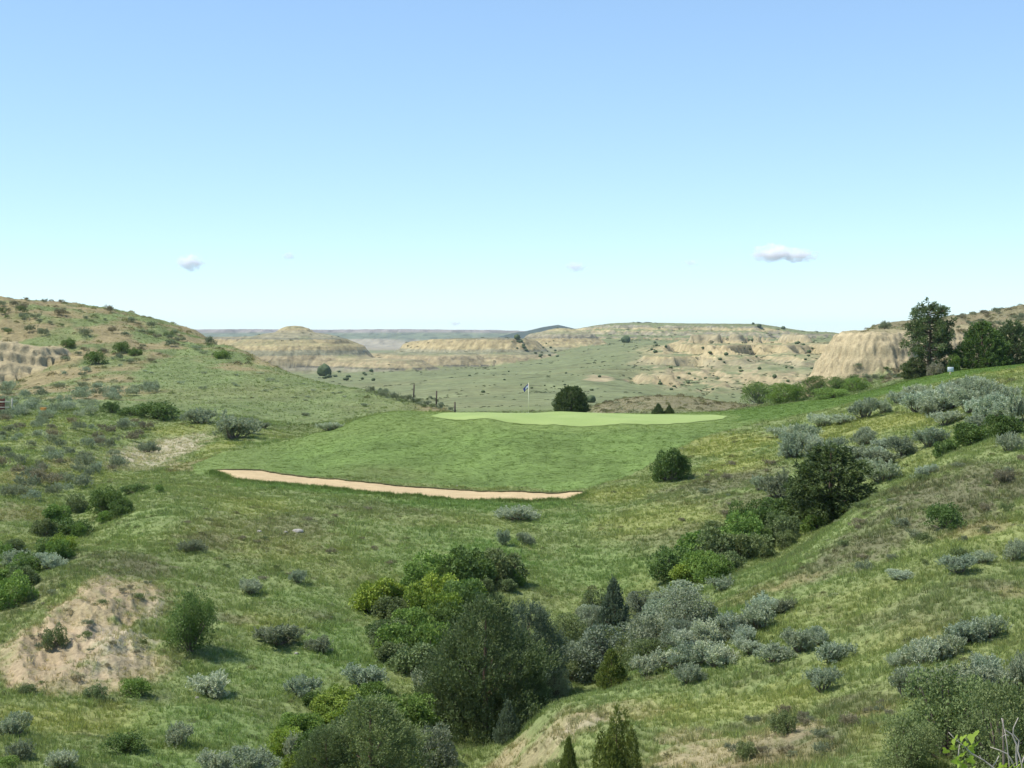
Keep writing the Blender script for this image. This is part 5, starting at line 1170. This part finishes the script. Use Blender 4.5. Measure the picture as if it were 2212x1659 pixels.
# ------------------------------------------------------------------ golf flag, posts, sign, gate, marker, stones
def part_mesh(name, tubes_or_boxes, mat, smooth=False):
    V, F, _ = join(tubes_or_boxes); return np_mesh(name, V, F, [mat], smooth)
def box(c, s, rz=0.0, jit=0.0, g=None):
    x, y, z = s[0] / 2, s[1] / 2, s[2] / 2
    V = np.array([(-x, -y, -z), (x, -y, -z), (x, y, -z), (-x, y, -z), (-x, -y, z), (x, -y, z), (x, y, z), (-x, y, z)])
    if jit: V = V + (g or RNG).normal(0, jit, V.shape)
    R = np.array([(math.cos(rz), -math.sin(rz), 0), (math.sin(rz), math.cos(rz), 0), (0, 0, 1)])
    return V @ R.T + np.array(c), np.array([(0, 3, 2, 1), (4, 5, 6, 7), (0, 1, 5, 4), (1, 2, 6, 5), (2, 3, 7, 6), (3, 0, 4, 7)])
def empty_at(name, loc, rz=0):
    o = link(bpy.data.objects.new(name, None)); o.location = loc; o.rotation_euler = (0, 0, rz); o.empty_display_size = .3; return o
def bevel(me, w=.008):
    bm = bmesh.new(); bm.from_mesh(me); bmesh.ops.bevel(bm, geom=bm.edges[:], offset=w, segments=1, affect='EDGES'); bm.to_mesh(me); bm.free(); return me
def disc_caps(me):
    bm = bmesh.new(); bm.from_mesh(me); bmesh.ops.holes_fill(bm, edges=bm.edges[:], sides=16); bm.to_mesh(me); bm.free(); return me

M_POLE = plain('pale_fibreglass', (.72, .68, .48), .45, .06, 30); M_BLUE = plain('flag_blue_cloth', (.030, .042, .17), .8, .2, 20); M_WHITE = plain('flag_white_cloth', (.74, .76, .82), .8, .05, 20)
M_POST = plain('weathered_post', (.085, .070, .055), .95, .35, 14, .1, .5); M_SIGN = plain('white_sign_paint', (.68, .73, .74), .55, .06, 10); M_SIGNPOST = plain('bare_timber', (.55, .47, .33), .85, .15, 14)
M_PRINT = plain('faded_print', (.42, .47, .48), .6, .1, 30); M_RED = plain('red_stained_boards', (.165, .048, .036), .85, .3, 9); M_RAIL = plain('pale_rail_wood', (.46, .42, .33), .85, .2, 9); M_ORANGE = plain('orange_plastic', (.62, .30, .055), .55, .1, 10); M_STONE = plain('pale_stone', (.31, .29, .25), .9, .3, 6, .2, .6)

FY = 113.2; fl = Vector((X(1141.8, FY), FY, float(height(X(1141.8, FY), FY)[0]) + .03))
root = empty_at('flagstick', fl); tag(root, 'pale flagstick with a limp blue and white flag standing on the putting green', 'flagstick')
new_obj('pole', disc_caps(part_mesh('pole', [tube([(0, 0, -.1), (0, 0, 1.1), (0, 0, 2.27)], [.024, .022, .017], 10)], M_POLE, True)), root)
new_obj('cup_rim', part_mesh('cup_rim', [tube([(0, 0, .001), (0, 0, .012)], [.054, .054], 16)], M_WHITE, True), root)
nu, nv = 13, 13; FV = []
for j in range(nv):
    for i in range(nu):
        s = i / (nu - 1); t = j / (nv - 1)
        FV.append((-s * (.40 - .10 * t) - .015, .055 * math.sin(s * 9 + t * 3) * s, 2.22 - t * .36 - s * .40 * (.75 + .25 * (1 - t)) + .05 * math.sin(s * 3.1) * t))
FF = np.array([(j * nu + i, j * nu + i + 1, (j + 1) * nu + i + 1, (j + 1) * nu + i) for j in range(nv - 1) for i in range(nu - 1)])
FV = np.array(FV); ctr = [((f % nu).mean() / (nu - 1), (f // nu).mean() / (nv - 1)) for f in FF]
white = np.array([(.10 < s < .66) and (.30 < t < .80) for s, t in ctr])
for nm, sel, mt in (('flag_cloth', ~white, M_BLUE), ('flag_panel', white, M_WHITE)):
    f = FF[sel]; us_, inv = np.unique(f, return_inverse=True); fo = new_obj(nm, np_mesh(nm, FV[us_], inv.reshape(-1, 4), [mt], True), root)
    sd = fo.modifiers.new('cloth', 'SOLIDIFY'); sd.thickness = .004
    fo['label'] = 'dark blue flag cloth' if nm == 'flag_cloth' else 'white slanted panel on the flag'
    if nm == 'flag_cloth': cloth_o = fo
    else: fo.parent = cloth_o

for i, (u_, v_, Y_, hh, lab) in enumerate([(893.5, 851, 149, 1.02, 'tallest dark fence post, leftmost of three on the sagebrush scarp'), (942.5, 862, 144.5, .92, 'dark fence post in the middle of three on the sagebrush scarp'), (982.5, 889, 138, 1.02, 'dark fence post lowest on the sagebrush scarp, nearest the putting green')]):
    p = Vector((X(u_, Y_), Y_, float(height(X(u_, Y_), Y_)[0])))
    top = Zv(v_ - [21, 18, 21][i], Y_) ; L = max(1.0, top - p.z)
    o = new_obj('fence_post', disc_caps(part_mesh('fence_post', [tube([(0, 0, -.3), (.01, 0, L * .5), (.05 - .02 * i, .01, L)], [.085, .08, .07], 8)], M_POST)), None, p)
    tag(o, lab, 'fence post', 'old fence posts on the scarp')

sp = Vector((X(2053, 112), 112, float(height(X(2053, 112), 112)[0])))
root = empty_at('sign', sp, .12); tag(root, 'small white sign on a short timber post beside the fairway', 'sign')
zt = Zv(798, 112) - sp.z
new_obj('post', bevel(part_mesh('post', [box((0, .02, zt / 2 - .15), (.085, .07, zt + .3))], M_SIGNPOST)), root)
sb_ = new_obj('sign_board', bevel(part_mesh('sign_board', [box((0, -.035, zt), (.46, .03, .35))], M_SIGN)), root)
new_obj('printed_strip', part_mesh('printed_strip', [box((.02, -.054, zt - .085), (.30, .004, .035))], M_PRINT), sb_)

Yg = 121.0; gp = Vector((X(4, Yg), Yg, float(height(X(4, Yg), Yg)[0]))); rt = empty_at('wooden_gate', gp); tag(rt, 'red-brown board gate with pale rails at the left edge', 'gate')
k_ = K * Yg; gz = lambda v: Zv(v, Yg) - gp.z
for a_, b_ in ((862, 866.2), (870, 874.2), (874.7, 878.6), (881, 885), (885.4, 889)):
    new_obj('board', bevel(part_mesh('board', [box((-.55, 0, (gz(a_) + gz(b_)) / 2), (1.45, .035, abs(gz(a_) - gz(b_))))], M_RED)), rt)
for vv, u1 in ((868.2, 23), (879.8, 21)):
    new_obj('rail', bevel(part_mesh('rail', [box(((u1 - 4) * k_ / 2 - .7, -.06, gz(vv)), ((u1 - 4) * k_ + 1.4, .05, .075))], M_RAIL)), rt)
new_obj('post', bevel(part_mesh('post', [box(((26.5 - 4) * k_, -.05, (gz(862) + gz(884)) / 2 - .1), (.10, .10, abs(gz(862) - gz(884)) + .3))], M_RAIL)), rt)
new_obj('gate_post', bevel(part_mesh('gate_post', [box(((8.4 - 4) * k_, .06, (gz(861) + gz(891)) / 2 - .1), (.10, .09, abs(gz(861) - gz(891)) + .2))], M_RED)), rt)

om = ground(94, 890, 108); root = empty_at('marker_box', om); tag(root, 'small orange marker box in the sagebrush near the gate', 'marker')
new_obj('box_body', bevel(part_mesh('box_body', [box((0, 0, .15), (.42, .3, .34))], M_ORANGE), .02), root); new_obj('lid', bevel(part_mesh('lid', [box((0, 0, .335), (.46, .34, .04))], M_ORANGE), .012), root)

def stone(u_, v_, w_, h_, label, seed, ymin=15):
    p = ground(u_, v_, ymin); g = np.random.default_rng(seed); bm = bmesh.new(); bmesh.ops.create_icosphere(bm, subdivisions=3, radius=.5)
    V = np.array([v.co[:] for v in bm.verts]); F = np.array([[v.index for v in f.verts] for f in bm.faces]); bm.free()
    V = V * (1 + .3 * fbm(V[:, 0] * 2.5 + seed, V[:, 1] * 2.5 + V[:, 2] * 2, 3, seed))[:, None] * np.array((w_ * K * p.y, w_ * K * p.y * .8, h_ * K * p.y * 1.6))
    tag(new_obj('rock', np_mesh('rock', V, F, [M_STONE]), None, p), label, 'rock')
stone(643, 1148, 26, 7, 'rounded pale boulder in the mid-left grass', 3); stone(617, 1150, 9, 4, 'small pale stone beside the rounded boulder', 4); stone(426, 1508, 9, 5, 'small white stone below the round silver sagebrush', 5); stone(640, 1412, 10, 4, 'flat pale stone near the brownish sagebrush', 6)
stone(560, 1149, 12, 5, 'dull stone left of the rounded boulder', 7); stone(988, 1052, 4, 5, 'tiny white stone on the mound above the sand strip', 8)

# ------------------------------------------------------------------ the thorny shrub close to the camera, bottom right
TY = 6.6
def tp(a, b, dy=0.0):
    u_, v_ = 1920 + a * .1402, 1426 + b * .1402; Y_ = TY + dy
    return np.array((X(u_, Y_), Y_, Zv(v_, Y_)))
foot = Vector((X(2150, TY), TY + .1, float(height(X(2150, TY), TY + .1)[0]) - .05)); FT = np.array(foot)
root = empty_at('thorny_shrub', foot); tag(root, 'bare pale twigs with a few bright lime leaves in the bottom right corner', 'shrub')
TW = [([(905,1105),(1040,1220),(1160,1340),(1290,1450),(1460,1550),(1590,1640),(1760,1800)], .0046, .0),
      ([(1740,880),(1790,1060),(1880,1130),(1950,1310),(1990,1500),(2010,1780)], .0052, .06),
      ([(2000,870),(1930,1050),(1920,1150),(1995,1220),(1985,1400),(2040,1600),(2060,1800)], .0042, .0),
      ([(1560,1360),(1690,1400),(1830,1450),(1900,1560),(1960,1760)], .0046, .03), ([(1690,1460),(1640,1560),(1590,1650),(1600,1800)], .004, .02),
      ([(1800,1080),(1840,1300),(1870,1600),(1890,1800)], .0032, .0), ([(1700,1190),(1800,1160),(1860,1150)], .0025, .05), ([(1110,1300),(1080,1390),(1060,1450)], .003, .01),
      ([(1410,1450),(1430,1520),(1465,1560)], .0025, .0), ([(2080,1480),(2060,1600),(2080,1800)], .005, .04), ([(1770,900),(1765,1150),(1775,1400),(1770,1800)], .0060, .35)]
for pts, r, dy in TW:
    P = np.array([tp(a, b, dy) for a, b in pts])
    if pts[-1][1] >= 1750:
        low = P[-1] * .6 + FT * .4 + np.array((0.02, 0, 0)); P = np.concatenate([P, [low, FT + RNG.normal(0, .02, 3) * np.array((1, 1, 0))]])
        rr = np.concatenate([np.linspace(r * .45, r, len(pts)), [r * 1.8, r * 2.2]])
    else:
        rr = np.linspace(r * .5, r, len(pts))
    P = P + RNG.normal(0, .004, P.shape)
    new_obj('twig', disc_caps(np_mesh('twig', *join([tube(P - FT, rr, 6)])[:2], [M_GREYWOOD if dy < .3 else M_STEM], True)), root)
M_LIME = leaf_material('lime_leaf', .45)
def lobed_leaf():
    """one toothed three-lobed leaf, folded along its midrib, in the x-y plane with its stalk at the origin"""
    rim = []
    for i in range(29):
        a = -2.55 + 5.1 * i / 28
        r = .40 + .20 * math.cos(3 * a * .92) + .035 * (1 if i % 2 else -1)
        rim.append((.45 + r * math.cos(a), r * math.sin(a) * .92))
    V = [(0, 0, 0)] + [(x, y, .16 * abs(y) - .12 * x * x) for x, y in rim]
    V += [(.45, 0, -.03)]; c = len(V) - 1
    F = [(c, i, i + 1) for i in range(1, len(rim))] + [(0, 1, c), (0, c, len(rim))]
    return np_mesh('leaf', np.array(V), np.array(F), [M_LIME], True, {'shade': ('FLOAT', np.full(len(V), .55))})
LOBED = lobed_leaf()
g = random.Random(5)
for (a, b, r) in [(1240,1190,120),(1290,1290,110),(1180,1290,90),(1270,1370,90),(1110,1210,80),(985,1260,90),(1010,1340,85),(960,1350,60),(890,1400,70),(1060,1510,110),(1110,1450,80),(1000,1560,80),(1070,1600,90),(1170,1620,80),(1260,1540,90),(1290,1600,70),(1200,1530,70),(1720,1640,80),(1760,1625,60),(1860,1640,90),(1930,1660,90),(2060,1660,90),(1985,1560,50),(1150,1680,80),(1250,1690,80)]:
    p = tp(a + g.uniform(-15, 15), b + r * .5, g.uniform(-.05, .05)) - FT; L = r * .1402 * K * TY * g.uniform(1.5, 1.9)
    o = new_obj('leaf', LOBED, root, p); o.scale = (L,) * 3
    o.rotation_euler = Vector((g.uniform(-.7, .7), g.uniform(-.9, -.2), 1.1)).to_track_quat('X', 'Z').to_euler()
    o.rotation_euler.rotate_axis('X', g.uniform(-.9, .9)); q_ = g.uniform(.85, 1.15); o.color = (.27 * q_, .37 * q_, .065 * q_, 1)

# ------------------------------------------------------------------ clouds far beyond the hills
def cloud(u_, v_, w_, h_, label, seed, dens, puffs):
    Y_ = 15000.0; W, H = w_ * K * Y_, h_ * K * Y_
    bm = bmesh.new(); bmesh.ops.create_icosphere(bm, subdivisions=3, radius=1.0); me = bpy.data.meshes.new('cloud'); bm.to_mesh(me); bm.free()
    b = NB('cloud_vapour'); pv = b.n('ShaderNodeVolumePrincipled'); pv.inputs['Color'].default_value = (1, 1, 1, 1); pv.inputs['Anisotropy'].default_value = 0.0
    tc = b.n('ShaderNodeTexCoord'); nz = b.noise(1.7, 5, .62, tc.outputs['Object'])
    mp = b.n('ShaderNodeMapping'); b.l(tc.outputs['Object'], mp.inputs['Vector']); mp.inputs['Scale'].default_value = (puffs, 1, 1); mp.inputs['Location'].default_value = (seed * 3.1, seed, 0); b.l(mp.outputs[0], nz.inputs['Vector'])
    ln = b.n('ShaderNodeVectorMath'); ln.operation = 'LENGTH'; b.l(tc.outputs['Object'], ln.inputs[0])
    f = b.n('ShaderNodeMath'); f.operation = 'SUBTRACT'; b.l(nz.outputs['Fac'], f.inputs[0])
    f2 = b.n('ShaderNodeMath'); f2.operation = 'MULTIPLY'; b.l(ln.outputs['Value'], f2.inputs[0]); f2.inputs[1].default_value = .42; b.l(f2.outputs[0], f.inputs[1])
    f3 = b.n('ShaderNodeMapRange'); b.l(f.outputs[0], f3.inputs[0]); f3.inputs[1].default_value = .14; f3.inputs[2].default_value = .44; f3.inputs[3].default_value = 0; f3.inputs[4].default_value = dens
    b.l(f3.outputs[0], pv.inputs['Density']); b.l(pv.outputs[0], b.out.inputs['Volume'])
    me.materials.append(b.m); o = new_obj('cloud', me, None, (X(u_, Y_), Y_, Zv(v_, Y_))); o.scale = (W * .62, W * .35, H * .75); tag(o, label, 'cloud', 'small clouds near the horizon')
cloud(1668, 546, 86, 32, 'brightest white cloud, puffy left part of the larger pair', 1, .026, 1.6); cloud(1722, 551, 84, 24, 'thin trailing cloud joined to the brightest one', 2, .022, 1.9)
cloud(412, 567, 58, 27, 'small bright white cloud above the left hill', 3, .026, 1.3); cloud(624, 553, 28, 15, 'tiny faint cloud right of the small bright one', 4, .02, 1.2)
cloud(1243, 576, 48, 17, 'faint small cloud above the distant wooded hill', 5, .02, 1.5); cloud(1492, 568, 38, 12, 'faintest wisp left of the brightest cloud', 6, .012, 1.5); cloud(984, 699, 24, 9, 'tiny pale cloud just above the far mesa', 7, .025, 1.3)

# ------------------------------------------------------------------ the air
zlo = float(GZ.min()) - 1.0; zhi = 60.0
V, F = box((0, 4005, (zlo + zhi) / 2), (11000, 8030, zhi - zlo))
b = NB('pale_air'); pv = b.n('ShaderNodeVolumePrincipled'); pv.inputs['Color'].default_value = (.74, .87, 1.0, 1); pv.inputs['Density'].default_value = HAZE_DENSITY if 'HAZE_DENSITY' in globals() else 7e-5; pv.inputs['Anisotropy'].default_value = .3
b.l(pv.outputs[0], b.out.inputs['Volume'])
hz = new_obj('haze', np_mesh('haze', V, F, [b.m])); tag(hz, 'thin blue haze over the far mesas', kind='stuff')
